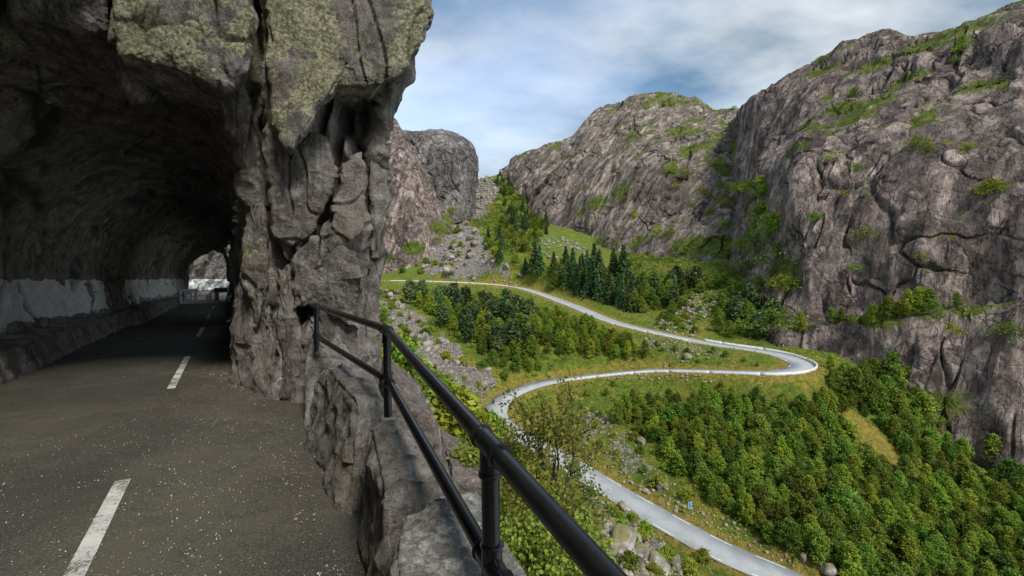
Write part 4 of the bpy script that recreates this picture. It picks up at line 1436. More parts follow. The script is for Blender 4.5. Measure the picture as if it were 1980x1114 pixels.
# ------------------------------------------------------------------ the black pipe railing
def tube(pts, rad, nseg=14, cap=True):
    pts = np.asarray(pts, float)
    rad = np.broadcast_to(np.asarray(rad, float), (len(pts),))
    V, f = [], []
    t = np.gradient(pts, axis=0)
    t /= np.linalg.norm(t, axis=1, keepdims=True)
    ref = np.array([0, 0, 1.0]) if abs(t[0, 2]) < 0.9 else np.array([1.0, 0, 0])
    a = np.cross(t, ref); a /= np.linalg.norm(a, axis=1, keepdims=True)
    b = np.cross(t, a)
    ang = np.linspace(0, 2 * np.pi, nseg, endpoint=False)
    for i in range(len(pts)):
        V.append(pts[i] + rad[i] * (np.cos(ang)[:, None] * a[i] + np.sin(ang)[:, None] * b[i]))
    n = len(pts)
    V = np.concatenate(V)
    for i in range(n - 1):
        k = np.arange(nseg); k2 = (k + 1) % nseg
        f.append(np.stack([i * nseg + k, i * nseg + k2, (i + 1) * nseg + k2, (i + 1) * nseg + k], 1))
    if cap:
        for i, e in ((0, 1), (n - 1, 0)):
            V = np.concatenate([V, [pts[i]]])
            c = len(V) - 1
            k = np.arange(0, nseg, 1); k2 = (k + 1) % nseg
            q = np.stack([np.full(nseg, c), i * nseg + (k2 if e else k), i * nseg + (k if e else k2), np.full(nseg, c)], 1)
            f.append(q[:, :3][:, [0, 1, 2, 2]])
    return V, np.concatenate(f)


def tri_clean(f):
    return f


def poly_mesh(name, parts, mat, smooth=True):
    """several (V, quads) joined; quads with a repeated last index become triangles"""
    vs, fs, off = [], [], 0
    for V, f in parts:
        vs.append(V)
        for q in np.asarray(f):
            q = [int(x) + off for x in q]
            if q[2] == q[3]: q = q[:3]
            fs.append(q)
        off += len(V)
    me = bpy.data.meshes.new(name)
    me.from_pydata([tuple(map(float, v)) for v in np.concatenate(vs)], [], fs)
    if smooth:
        me.polygons.foreach_set('use_smooth', np.ones(len(me.polygons), bool))
        me.set_sharp_from_angle(angle=math.radians(40))
    me.materials.append(mat)
    me.update()
    return me


def build_railing():
    P = [unp(612, 592, 5.16), unp(748, 637, 3.05), unp(948, 862, 1.3)]
    P4 = P[2] + (P[2] - P[1]) * 0.95
    Q = [unp(612, 651, 5.16), unp(750, 736, 3.05), unp(951, 1092, 1.3)]
    Q4 = Q[2] + (Q[2] - Q[1]) * 0.95
    root = empty('railing', tuple(P[1] - [0, 0, .55]))
    tag(root, 'black two rail pipe railing on the guard stones', 'railing')
    o = np.array(root.location)
    R = 0.0265
    d0 = (P[0] - P[1]); d0 /= np.linalg.norm(d0)
    start = P[0] + d0 * 0.14
    q0 = Q[0] + (Q[0] - Q[1]) / np.linalg.norm(Q[0] - Q[1]) * 0.02

    def run(pts):
        out = []
        for a, b in zip(pts[:-1], pts[1:]):
            k = np.linspace(0, 1, 24, endpoint=False)[:, None]
            out.append(a * (1 - k) + b * k)
        out.append(pts[-1][None])
        L = np.concatenate(out)
        for _ in range(2):
            L[1:-1] = .25 * L[:-2] + .5 * L[1:-1] + .25 * L[2:]
        return L
    link('top_rail', poly_mesh('top_rail', [tube(run([start, P[0], P[1], P[2], P4]) - o, R)], M['black_paint']), root)
    link('lower_rail', poly_mesh('lower_rail', [tube(run([q0, Q[1], Q[2], Q4]) - o, R * 0.93)], M['black_paint']), root)
    feet = [-.80, -.90, -1.0]
    for i, (a, b) in enumerate(zip(P, Q)):
        foot = np.array([b[0], b[1], feet[i]])
        top = a.copy()
        k = np.linspace(0, 1, 20)[:, None]
        post = link('post', poly_mesh('post', [tube((foot * (1 - k) + top * k) - o, R * 0.98)], M['black_paint']), root)
        # cast tee fittings: sleeve along the rail, socket round the post, raised rims
        for c, name, pa, pb in ((a, 'tee_fitting', (P[i - 1] if i else start), (P[i + 1] if i < 2 else P4)), (b, 'cross_fitting', (Q[i - 1] if i else q0), (Q[i + 1] if i < 2 else Q4))):
            u1 = pa - c; u1 /= np.linalg.norm(u1)
            u2 = pb - c; u2 /= np.linalg.norm(u2)
            ln = 0.075 if i else 0.06
            kk = np.array([1, .999, .93, .87, .86, .3])
            path = np.concatenate([c + u1 * ln * kk[:, None], [c], c + u2 * ln * kk[::-1, None]])
            rim = np.array([1.02, 1.3, 1.37, 1.3, 1.16, 1.16])
            fit = link(name, poly_mesh(name, [tube(path - o, np.concatenate([rim, [1.17], rim[::-1]]) * R, 18)], M['black_paint']), root)
            dn = np.array([0, 0, -1.0])
            k = np.array([0, .84, .85, .92, .999, 1])[:, None]
            rs = np.array([1.14, 1.14, 1.25, 1.29, 1.24, 1.0]) * R
            link('socket', poly_mesh('socket', [tube(c + dn * 0.085 * k - o, rs, 18)], M['black_paint']), fit)
            if name == 'cross_fitting':
                link('socket', poly_mesh('socket', [tube(c - dn * 0.06 * k - o, rs, 18)], M['black_paint']), fit)


build_railing()


# ------------------------------------------------------------------ boulders and scree
def ico(sub):
    import bmesh
    bm = bmesh.new()
    bmesh.ops.create_icosphere(bm, subdivisions=sub, radius=1.0)
    v = np.array([x.co[:] for x in bm.verts]); f = np.array([[w.index for w in x.verts] for x in bm.faces])
    bm.free()
    return v, f


def rock_shape(seed, sub, cuts=9):
    """angular boulder: a ball cut by planes"""
    r = np.random.default_rng(seed)
    v, f = ico(sub)
    v = v * np.array([1, 0.75 + .3 * r.random(), 0.6 + .3 * r.random()])
    for _ in range(cuts):
        n = r.normal(size=3); n /= np.linalg.norm(n)
        d = 0.42 + 0.28 * r.random()
        k = v @ n
        v = v - np.where(k > d, k - d, 0)[:, None] * n * 0.92
    v = v + 0.03 * r.normal(size=v.shape)
    return v, f


BOULD = []
for k in range(9):
    v, f = rock_shape(300 + k, 3, 11)
    v = v + 0.06 * np.stack([fbm(v * 2.2 + j * 9, 4, 305 + k) for j in range(3)], 1)
    BOULD.append(mesh_np('boulder', v, f, M['boulder']))
SMALL = [rock_shape(400 + k, 1, 7) for k in range(12)]

nb = 0
LAB = {}


def boulder(p, size, label, group=None, sink=0.25, seed=None):
    global nb
    r = random.Random(nb if seed is None else seed)
    o = link('boulder', BOULD[nb % len(BOULD)])
    nb += 1
    o.location = (p[0], p[1], p[2] + size * (0.5 - sink))
    o.rotation_euler = (r.uniform(-.5, .5), r.uniform(-.5, .5), r.uniform(0, 6.28))
    o.scale = (size * r.uniform(.85, 1.2), size * r.uniform(.8, 1.1), size * r.uniform(.75, 1.15))
    tag(o, label, 'boulder', group)
    return o


# single boulders one can name
for (a, b, sz, lab) in [
        (978, 522, 5.2, 'pointed upright boulder above the upper road bend'), (1000, 534, 4.0, 'leaning slab boulder right of the pointed boulder'),
        (915, 448, 8.0, 'largest pale boulder heap block in the gorge'), (945, 450, 4.8, 'rounded boulder standing right of the gorge heap'),
        (1217, 835, 1.9, 'split rounded boulder in the grass by the wood'), (1241, 850, 2.0, 'square boulder right of the split boulder'),
        (1277, 940, 2.6, 'big brown boulder on the bank above the lower road'), (1248, 944, 1.5, 'pale boulder left of the big brown boulder'),
        (1520, 1050, 1.7, 'grey boulder by the lower road near the wood'), (1555, 1078, 1.6, 'mossy boulder between the grey and the speckled boulder'),
        (1600, 1100, 2.6, 'large speckled boulder at the lower road edge'), (1325, 690, 2.3, 'dark boulder in the island of the right hairpin'),
        (1213, 927, 0.9, 'small grey boulder at the lower road verge'), (1123, 796, 0.8, 'lone grey stone left of the bright grass'),
        (1205, 1060, 2.6, 'pale flat faced boulder left of the lower road'), (1240, 1075, 2.4, 'brown boulder right of the flat faced one'),
        (1270, 1095, 2.3, 'round grey boulder lowest on the road bank'), (1225, 1040, 2.1, 'topmost boulder of the pile left of the lower road'),
        (855, 650, 2.6, 'tall boulder standing out of the scree'), (825, 648, 2.3, 'pale boulder left of the tall scree boulder'),
        (1205, 978, 1.8, 'dark boulder on the left verge of the lower road'), (885, 700, 2.6, 'moss topped boulder low in the scree')]:
    boulder(ground_pick(a, b), sz * 0.62, lab)

gl = [(SCREE, 3.0, 150, 1.5, 'angular boulder in the scree slope under the upper road', 'scree boulders under the upper road', 11),
      (SCREE2, 6.5, 80, 3.2, 'large block in the boulder field of the gorge', 'gorge boulders', 12),
          (SCREE7, 7.0, 50, 3.6, 'large grey block under the notch of the gorge', 'blocks under the notch', 14),
      (SCREE4, 2.0, 40, 1.0, 'boulder piled on the bank left of the lower road', 'boulders left of the lower road', 13)]
rest = []
for poly, sp, n, sz, lab, grp, sd_ in gl:
    for p in scatter(poly, sp, n, sd_, 4.0):
        s_ = sz * (0.4 + 1.25 * random.random()**3)
        boulder(p, s_, lab, grp)

# the rest of the scree: thousands of small stones, one object
vs, fs, off = [], [], 0
r9 = np.random.default_rng(9)
for poly, sp, n, sz, sd_ in [(SCREE, 0.85, 2100, 0.5, 21), (SCREE2, 1.9, 700, 1.3, 22), (SCREE3, 1.5, 200, 0.8, 23), (SCREE7, 3.0, 400, 1.9, 31), ([(1010, 430), (1130, 480), (1200, 530), (1060, 500)], 4, 120, 1.4, 32), (SCREE4, 0.6, 900, 0.42, 24), (SCREE5, 1.3, 330, 0.5, 25),
                             (SCREE6, 1.2, 260, 0.55, 26), ([(1180, 722), (1290, 722), (1400, 728), (1400, 742), (1180, 738)], 0.8, 160, 0.45, 27),
                             ([(735, 690), (800, 720), (860, 820), (830, 840), (760, 760)], 1.2, 120, 0.4, 28), ([(1300, 950), (1500, 1060), (1560, 1114), (1500, 1095), (1310, 985)], 0.9, 240, 0.42, 29),
                             ([(1000, 440), (1150, 470), (1120, 500), (1010, 490)], 5, 40, 1.2, 30)]:
    for p in scatter(poly, sp, n, sd_, 3.7):
        v, f = SMALL[r9.integers(len(SMALL))]
        s_ = sz * (0.45 + 1.0 * r9.random()**2)
        R = np.array(Matrix.Rotation(r9.random() * 6.28, 3, 'Z') @ Matrix.Rotation(r9.normal() * .5, 3, 'X'))
        vs.append((v * s_) @ R.T + p + [0, 0, 0.25 * s_]); fs.append(f + off); off += len(v)
o = link('scree', mesh_np('scree', np.concatenate(vs), np.concatenate(fs), M['boulder']))
tag(o, 'broken rock rubble spread over the valley slopes', 'rubble', kind='stuff')


# ------------------------------------------------------------------ trees
def leaf_quads(c, size, r, up=0.25, elong=1.6):
    """little rhombic leaves at points c"""
    n = len(c)
    a = r.normal(size=(n, 3)); a[:, 2] *= 0.8
    a /= np.linalg.norm(a, axis=1, keepdims=True)
    nz = r.normal(size=(n, 3)); nz[:, 2] += up * 3
    b = np.cross(nz, a); b /= np.linalg.norm(b, axis=1, keepdims=True) + 1e-9
    s = (size * (0.6 + 0.8 * r.random(n)))[:, None]
    a = a * s * elong * 0.5; b = b * s * 0.5
    V = np.stack([c - a, c + b, c + a, c - b], 1).reshape(-1, 3)
    f = np.arange(4 * n).reshape(-1, 4)
    return V, f


def broadleaf(seed, h, w, nclump, nleaf, lsize, low=0.18):
    """crown of leaf clumps round a few limbs, with gaps; base at the origin"""
    r = np.random.default_rng(seed)
    cs = []
    limbs = r.integers(5, 8)
    lob = 0.65 + 0.7 * r.random(9)
    for k in range(nclump):
        t = r.random()**0.85
        z = h * (low + (1 - low) * t)
        prof = (math.sin(math.pi * min(1, (t * 0.88 + 0.12))**0.8))**0.7
        ang = (r.integers(limbs) + 0.5 * r.normal()) * 6.283 / limbs + t * 2
        rad = w * prof * (0.2 + 0.95 * r.random()**0.75) * lob[int(ang * 3) % 9]
        cs.append((rad * math.cos(ang), rad * math.sin(ang), z))
    cs = np.array(cs)
    lean = r.normal(size=2) * 0.05
    pts = []
    for c in cs:
        k = int(nleaf * (0.5 + r.random()))
        q = r.normal(size=(k, 3)) * np.array([1, 1, 0.8]) * w * 0.155 + c
        pts.append(q)
    pts = np.concatenate(pts)
    pts[:, :2] += lean * pts[:, 2:3]
    V, f = leaf_quads(pts, lsize, r)
    # trunk and limbs
    tw = []
    k = np.linspace(0, 1, 7)
    tx = np.stack([lean[0] * h * k, lean[1] * h * k, h * 0.9 * k - 0.35], 1)
    tw.append(tube(tx, np.linspace(0.016 * h, 0.004 * h, 7), 6, False))
    for c in cs[r.choice(len(cs), min(len(cs), 9), replace=False)]:
        z0 = max(0.15 * h, c[2] - 0.25 * h)
        a = np.array([lean[0] * z0, lean[1] * z0, z0])
        tw.append(tube(np.stack([a, (a + c) / 2 + [0, 0, 0.04 * h], c]), [0.007 * h, .005 * h, .002 * h], 4, False))
    return (V, f), tw


def conifer(seed, h, w, tiers, droop, lsize, spruce=True):
    r = np.random.default_rng(seed)
    pts = []
    tw = [tube(np.array([[0, 0, -0.4], [0, 0, h * .5], [0, 0, h * 0.98]]), [0.013 * h, .009 * h, .002 * h], 6, False)]
    for k in range(tiers):
        t = k / (tiers - 1)
        z = h * ((0.08 if spruce else 0.3) + (0.92 if spruce else 0.68) * t)
        rad = w * ((1 - t)**0.85 + 0.04) if spruce else w * (0.35 + 0.75 * math.sin(math.pi * (0.15 + 0.8 * t))) * (1 - 0.35 * t)
        nbr = max(4, int((9 if spruce else 6) * (1 - 0.5 * t)))
        for j in range(nbr):
            a = 6.283 * (j + 0.6 * r.random()) / nbr + k
            L = rad * (0.7 + 0.45 * r.random())
            m = max(3, int(L / w * 16))
            u = np.linspace(0.15, 1, m)
            x = np.stack([np.cos(a) * L * u, np.sin(a) * L * u, z - droop * L * u**1.5 + (0 if spruce else 0.3 * L * u) + 0 * u], 1)
            for rep in range(2 if spruce else 4):
                pts.append(x + r.normal(size=x.shape) * (lsize * (0.32 if spruce else 0.8)))
    pts = np.concatenate(pts)
    V, f = leaf_quads(pts, lsize, r, 0.1, 1.9)
    return (V, f), tw


def tree_protos(kind, specs, maker, leafmat, barkmat):
    out = []
    for sp in specs:
        (V, f), tw = maker(*sp)
        crown = mesh_np(kind + '_crown', V, f, M[leafmat])
        trunk = poly_mesh(kind + '_trunk', tw, M[barkmat])
        out.append((crown, trunk))
    return out


PROTO = {
    'birch_tree': tree_protos('birch', [(500 + k, 1.0, 0.19 + 0.035 * (k % 3), 165, 26, 0.032, 0.08 + .04 * (k % 2)) for k in range(6)], broadleaf, 'birch', 'birch_bark'),
    'alder_tree': tree_protos('alder', [(520 + k, 1.0, 0.25 + 0.045 * (k % 3), 175, 26, 0.034, 0.05) for k in range(5)], broadleaf, 'alder', 'bark'),
    'rowan_tree': tree_protos('rowan', [(540 + k, 1.0, 0.36, 80, 26, 0.06, 0.08) for k in range(3)], broadleaf, 'rowan', 'bark'),
    'shrub': tree_protos('shrub', [(560 + k, 1.0, 0.62, 75, 24, 0.085, 0.02) for k in range(4)], broadleaf, 'birch', 'bark'),
    'ledge_shrub': tree_protos('ledge_shrub', [(570 + k, 1.0, 1.0 + 0.25 * (k % 3), 44, 20, 0.085, 0.0) for k in range(5)], broadleaf, 'birch', 'bark'),
    'spruce_tree': tree_protos('spruce', [(580 + k, 1.0, 0.21 + .025 * k, 22, 0.5, 0.042, True) for k in range(4)], conifer, 'spruce', 'bark'),
    'pine_tree': tree_protos('pine', [(600 + k, 1.0, 0.22 + .02 * k, 15, 0.1, 0.06, False) for k in range(4)], conifer, 'pine', 'bark'),
}
PROTO['sapling'] = PROTO['birch_tree']
COUNT = {}


def plant(kind, p, h, label, group=None, cat=None, proto=None, wide=1.0):
    n = COUNT.get(kind, 0)
    COUNT[kind] = n + 1
    crown, trunk = PROTO[kind][(n if proto is None else proto) % len(PROTO[kind])]
    root = empty(kind, (float(p[0]), float(p[1]), float(p[2])), random.uniform(0, 6.28))
    root.scale = (h * wide * random.uniform(.9, 1.12), h * wide * random.uniform(.9, 1.12), h)
    tag(root, label, cat or ('shrub' if 'shrub' in kind else 'tree'), group)
    link('crown', crown, root)
    link('stems' if 'shrub' in kind else 'trunk', trunk, root)
    return root


MOSSHOLE = [(1615, 785), (1700, 815), (1765, 890), (1735, 935), (1660, 890), (1620, 830)]
WOOD = [(1200, 790), (1300, 778), (1560, 776), (1650, 785), (1770, 830), (1890, 915), (2050, 980), (2100, 1250), (1680, 1250), (1570, 1120), (1480, 1060), (1400, 1000), (1310, 930),
        (1265, 880), (1250, 850), (1180, 820)]
def wood_zone(p):
    a, b = proj(np.array(p))
    if b < 835 and a < 1600: return 'just below the middle road'
    if a > 1740 and b < 1000: return 'along the foot of the cliff'
    if abs(a - 1690) < 110 and abs(b - 860) < 90: return 'round the ochre moss patch'
    if a < 1400 and b < 960: return 'beside the stony bank of the left hairpin'
    if b > 1040 and a < 1750: return 'next to the lower road boulders'
    if a > 1700: return 'in the lower right of the wood'
    return 'in the heart of the wood'


random.seed(11)
pts = scatter(WOOD, 1.95, 440, 41, 6.0, [MOSSHOLE])
for i, p in enumerate(pts):
    h = random.uniform(2.5, 4.4) + 2.0 * random.random()**2
    if i % 9 == 4:
        plant('rowan_tree', p, h * 0.8, 'bright green small tree ' + wood_zone(p), 'bright trees ' + wood_zone(p))
    elif i % 2:
        plant('birch_tree', p, h, 'slender dense leaved tree ' + wood_zone(p), 'slender trees ' + wood_zone(p))
    else:
        plant('alder_tree', p, h * 0.95, 'round dark green tree ' + wood_zone(p), 'round trees ' + wood_zone(p))
MID1 = [(790, 590), (840, 585), (950, 590), (1010, 610), (1050, 660), (1020, 715), (960, 705), (900, 665), (840, 625)]
for i, p in enumerate(scatter(MID1, 2.9, 110, 42, 6.0)):
    if i % 3 == 0:
        plant('pine_tree', p, random.uniform(6, 10), 'dark pine in the grove between the upper and middle road', 'pines between the roads')
    else:
        plant('birch_tree', p, random.uniform(4.5, 7.5), 'birch in the grove between the upper and middle road', 'birches between the roads')
MID2 = [(1050, 615), (1110, 628), (1180, 660), (1245, 692), (1230, 700), (1150, 700), (1060, 685), (1030, 650)]
for i, p in enumerate(scatter(MID2, 2.0, 120, 43, 5.0)):
    plant('sapling', p, random.uniform(3.6, 5.5), 'young leafy tree in the thicket left of the right hairpin', 'saplings left of the hairpin', 'tree')
MID3 = [(900, 640), (1010, 700), (1070, 715), (1020, 740), (960, 730)]
for i, p in enumerate(scatter(MID3, 3.4, 22, 44, 5.0)):
    plant('alder_tree', p, random.uniform(3, 5), 'alder on the bank above the left hairpin', 'alders above the left hairpin')
SPR = [(1010, 530), (1090, 520), (1190, 540), (1235, 580), (1220, 597), (1120, 566), (1040, 548)]
for i, p in enumerate(scatter(SPR, 4.4, 46, 45, 7.0)):
    plant('spruce_tree', p, random.uniform(8, 13) + 7 * random.random()**2, 'tall dark spruce in the plantation above the upper road', 'spruces above the upper road')
SLO = [(1230, 560), (1300, 545), (1400, 555), (1480, 620), (1500, 660), (1450, 660), (1390, 645), (1370, 600), (1300, 610), (1240, 600)]
for i, p in enumerate(scatter(SPR, 4.5, 26, 57, 6.0)):
    plant('alder_tree', p, random.uniform(5, 9), 'light green leafy tree among the dark spruces', 'leafy trees among the spruces')
for i, p in enumerate(scatter(SLO, 4.6, 70, 46, 6.0, [SCREE3])):
    if i % 4 == 0:
        plant('pine_tree', p, random.uniform(6, 10), 'pine on the slope between the spruces and the cliff', 'pines below the cliff')
    else:
        plant('alder_tree', p, random.uniform(4, 7), 'leafy tree on the slope between the spruces and the cliff', 'leafy trees below the cliff')
GOR = [(940, 470), (990, 400), (950, 350), (985, 350), (1030, 420), (1060, 440), (1010, 500), (1000, 540), (950, 500)]
for i, p in enumerate(scatter(GOR, 6.0, 110, 47, 6.0)):
    if i % 3 == 0:
        plant('spruce_tree', p, random.uniform(7, 13), 'small dark spruce in the gorge below the notch', 'gorge spruces')
    elif i % 3 == 1:
        plant('alder_tree', p, random.uniform(5, 9), 'round dark tree in the gorge below the notch', 'gorge trees')
    else:
        plant('shrub', p, random.uniform(3, 6), 'dark green shrub in the gorge below the notch', 'gorge shrubs')
for i, p in enumerate(scatter([(740, 490), (830, 480), (900, 470), (930, 520), (830, 535), (740, 530)], 7, 34, 48, 6.0)):
    plant('shrub', p, random.uniform(2, 4.5), 'low shrub among rocks on the slope above the upper road', 'shrubs above the upper road')
for i, p in enumerate(scatter([(1080, 770), (1200, 740), (1240, 860), (1340, 960), (1300, 980), (1180, 900), (1090, 860)], 4.6, 30, 49, 5.0)):
    plant('shrub', p, random.uniform(0.8, 2.2), 'low bush on the stony ground between lower and middle road', 'bushes inside the left hairpin')
for i, p in enumerate(scatter([(1250, 660), (1420, 690), (1470, 705), (1300, 708)], 4.0, 18, 50, 4.5)):
    plant('shrub', p, random.uniform(0.6, 1.6), 'low bush in the grassy island of the right hairpin', 'bushes in the hairpin island')
for i, p in enumerate(scatter([(740, 650), (830, 720), (900, 800), (950, 860), (900, 900), (800, 760)], 3.2, 60, 51, 5.0, ymin=18, ymax=110)):
    plant('shrub', p, random.uniform(1.2, 3.0), 'leafy bush on the steep slope below the railing', 'bushes below the railing')
for i, p in enumerate(scatter([(1120, 930), (1330, 1060), (1400, 1114), (1150, 1114)], 3.4, 26, 52, 4.6, ymin=20, ymax=90)):
    plant('shrub', p, random.uniform(0.8, 2.0), 'bush among the boulders left of the lower road', 'bushes left of the lower road')

for i, p in enumerate(scatter([(1590, 752), (1660, 745), (1760, 770), (1800, 830), (1720, 815), (1640, 785)], 3.0, 26, 53, 6.0)):
    plant('alder_tree', p, random.uniform(5, 8), 'bushy tree on the bank between the hairpin tip and the cliff', 'bushy trees beyond the hairpin')
for i, p in enumerate(scatter(SCREE, 4.0, 60, 54, 5.0)):
    plant('shrub', p, random.uniform(0.8, 2.4), 'small bush growing through the scree under the upper road', 'bushes in the scree', wide=1.3)
for i, p in enumerate(scatter(SCREE3, 4.2, 24, 56, 5.0)):
    plant('shrub', p, random.uniform(1.0, 3.0), 'bush in the small scree above the hairpin', 'bushes in the small scree', wide=1.2)
for i, p in enumerate(scatter(SCREE2, 7.0, 50, 55, 6.0)):
    plant('shrub', p, random.uniform(1.5, 4.0), 'bush between the blocks of the gorge boulder field', 'bushes among gorge boulders', wide=1.2)
# bushes and trees standing against or on the rock wall
for (a, b, h, kind, lab) in [
        (1720, 745, 9, 'alder_tree', 'big leafy tree at the cliff foot right of the hairpin'), (1790, 755, 8, 'alder_tree', 'second big leafy tree at the cliff foot'),
        (1870, 720, 7, 'alder_tree', 'lone leafy tree on the rock above the brown moss'), (1690, 735, 6, 'birch_tree', 'birch left of the big leafy cliff foot tree'),
        (1610, 715, 4, 'birch_tree', 'small birch at the cliff foot behind the hairpin'), (1930, 900, 7, 'alder_tree', 'dark tree at the lower right rock face'),
        (1960, 950, 7, 'alder_tree', 'tree farthest right along the foot of the cliff'), (1545, 640, 6, 'birch_tree', 'birch in the dark corner of the cliff')]:
    p = ground_pick(a, b) if b > 690 else wall_pick(a, b)
    plant(kind, p, h, lab)
for i, (a, b, h) in enumerate([(1607, 622, 4.0), (1625, 624, 4.2), (1684, 622, 5), (1718, 614, 5.5), (1735, 616, 4.6), (1756, 610, 6.5), (1778, 604, 6.5), (1798, 604, 6),
                               (1850, 594, 3.6), (1705, 616, 4), (1768, 606, 5), (1646, 626, 3)]):
    plant('birch_tree', wall_pick(a, b), h, 'pale stemmed birch on the grassy ledge of the cliff', 'birches on the cliff ledge')
rg = random.Random(77)
for k in range(52):
    if k < 30:
        a, b, h, lab, grp = rg.uniform(1425, 1515), rg.uniform(340, 630), rg.uniform(3, 7), 'green bush in the steep gully between mountain and cliff', 'gully bushes'
    elif k < 46:
        a, b, h, lab, grp = rg.uniform(1080, 1400), rg.uniform(300, 490), rg.uniform(3, 6), 'small bush on a ledge of the middle mountain', 'mountain ledge bushes'
    else:
        a, b, h, lab, grp = rg.uniform(1560, 1940), rg.uniform(90, 300), rg.uniform(1.6, 3.2), 'small bush on the upper ledges of the right cliff', 'upper cliff bushes'
    plant('ledge_shrub', wall_pick(a, b) - [0, 0, 0.2 * h], h * 0.8, lab, grp, wide=rg.uniform(0.7, 1.3))
for (a, b, h, lab) in [
        (1670, 458, 4.5, 'round bright bush alone in the middle of the bare cliff'), (1770, 280, 4.5, 'wide dark bush high on the cliff'), (1795, 295, 3.5, 'bush hanging right of the wide dark bush'),
        (1912, 370, 5, 'bush on the cliff close to the right edge'), (1655, 330, 3.5, 'bush on the upper left of the bare cliff'), (1605, 305, 3, 'small bush left of the upper cliff bush'),
        (1780, 500, 2.2, 'tiny bush on the bare rock above the ledge'), (1648, 520, 2.2, 'small bush low on the bare cliff above the ledge'), (1575, 425, 3.2, 'bush in the crack left on the cliff'),
        (1495, 440, 8, 'large bush high in the gully left of the cliff'), (1500, 500, 8, 'large bush halfway in the gully'), (1410, 400, 9, 'dark bush under the mountain shoulder'),
        (1530, 560, 6, 'bush at the lower end of the gully'), (1650, 185, 5, 'bush high on the cliff shoulder'), (1590, 118, 4, 'windblown bush on the skyline of the cliff'),
        (1420, 210, 4, 'lone bush in the saddle on the skyline'), (1840, 640, 3.2, 'bush on the rock below the cliff ledge'), (1950, 650, 4.5, 'bush below the ledge at the right'),
        (1860, 90, 5, 'bush on the green top of the cliff'), (1300, 335, 8, 'bush on the middle mountain ledge'), (1220, 262, 6, 'bush in a dark cleft of the mountain'),
        (870, 410, 8, 'bush under the grey rock dome'), (850, 470, 6, 'bush left of the boulder field'), (955, 525, 6, 'leafy bush left of the pointed boulder'),
        (1270, 450, 6, 'bush at the foot of the middle mountain'), (1400, 440, 7, 'bush in the cleft under the dark bush')]:
    plant('ledge_shrub', wall_pick(a, b) - [0, 0, 0.15 * h], h * 0.75, lab, wide=0.9)

# ground cover: a loose mat of small leaves over the slopes
r5 = np.random.default_rng(5)
okg = (GPX > 700) & (GPX < 2050) & (GPY > 330) & (GPY < 1200) & (GD > 3.6) & (GV[:, 1] > 30) & (GROCK < 0.3)
idx = np.nonzero(okg)[0]
w = _ar[idx] / np.maximum(GV[idx, 1], 30)**1.6
pick = r5.choice(idx, 90000, p=w / w.sum())
pos = GV[pick] + r5.normal(size=(len(pick), 3)) * np.array([.5, .5, .06]) + [0, 0, 0.12]
pn = fbm(pos / 5, 3, 71)
pos = pos[pn > -0.15]
V, f = leaf_quads(pos, 0.12 + 0.22 * np.clip((pos[:, 1] - 30) / 90, 0, 1), r5, 0.35, 1.5)
o = link('undergrowth', mesh_np('undergrowth', V, f, M['cover']))
tag(o, 'low heather and grass covering the valley slopes', 'undergrowth', kind='stuff')


# thicket: low bushes too many to count between the trees
r8 = np.random.default_rng(8)
okt = np.zeros(len(GV), bool)
for poly in (WOOD, MID1, MID2, MID3, SPR, SLO, GOR, [(790, 560), (1000, 575), (1250, 690), (1000, 720), (830, 640)], [(1190, 470), (1420, 520), (1490, 640), (1200, 570)],
             [(740, 640), (940, 850), (1130, 1114), (850, 1114)], [(880, 400), (1000, 350), (1060, 440), (1000, 540), (930, 500)]):
    okt |= inpoly(GPX, GPY, poly)
okt &= (GD > 4.5) & (GV[:, 1] > 30) & (GROCK < 0.3) & ~inpoly(GPX, GPY, MOSSHOLE)
idx = np.nonzero(okt)[0]
w = _ar[idx] / np.maximum(GV[idx, 1], 30)**0.9
cen = GV[r8.choice(idx, 5200, p=w / w.sum())]
pts_, szs_ = [], []
for c_ in cen:
    k = 26
    rad = (0.35 + 0.75 * r8.random()) * (0.45 + c_[1] / 170)
    q = r8.normal(size=(k, 3)) * np.array([.55, .55, .4]) * rad + [0, 0, rad * 0.5]
    pts_.append(q + c_); szs_.append(np.full(k, 0.10 + 0.22 * rad))
pts_ = np.concatenate(pts_); szs_ = np.concatenate(szs_)
V, f = leaf_quads(pts_, szs_, r8, 0.25, 1.5)
o = link('thicket', mesh_np('thicket', V, f, M['cover']))
tag(o, 'low mixed bushes filling the ground between the trees', 'undergrowth', kind='stuff')


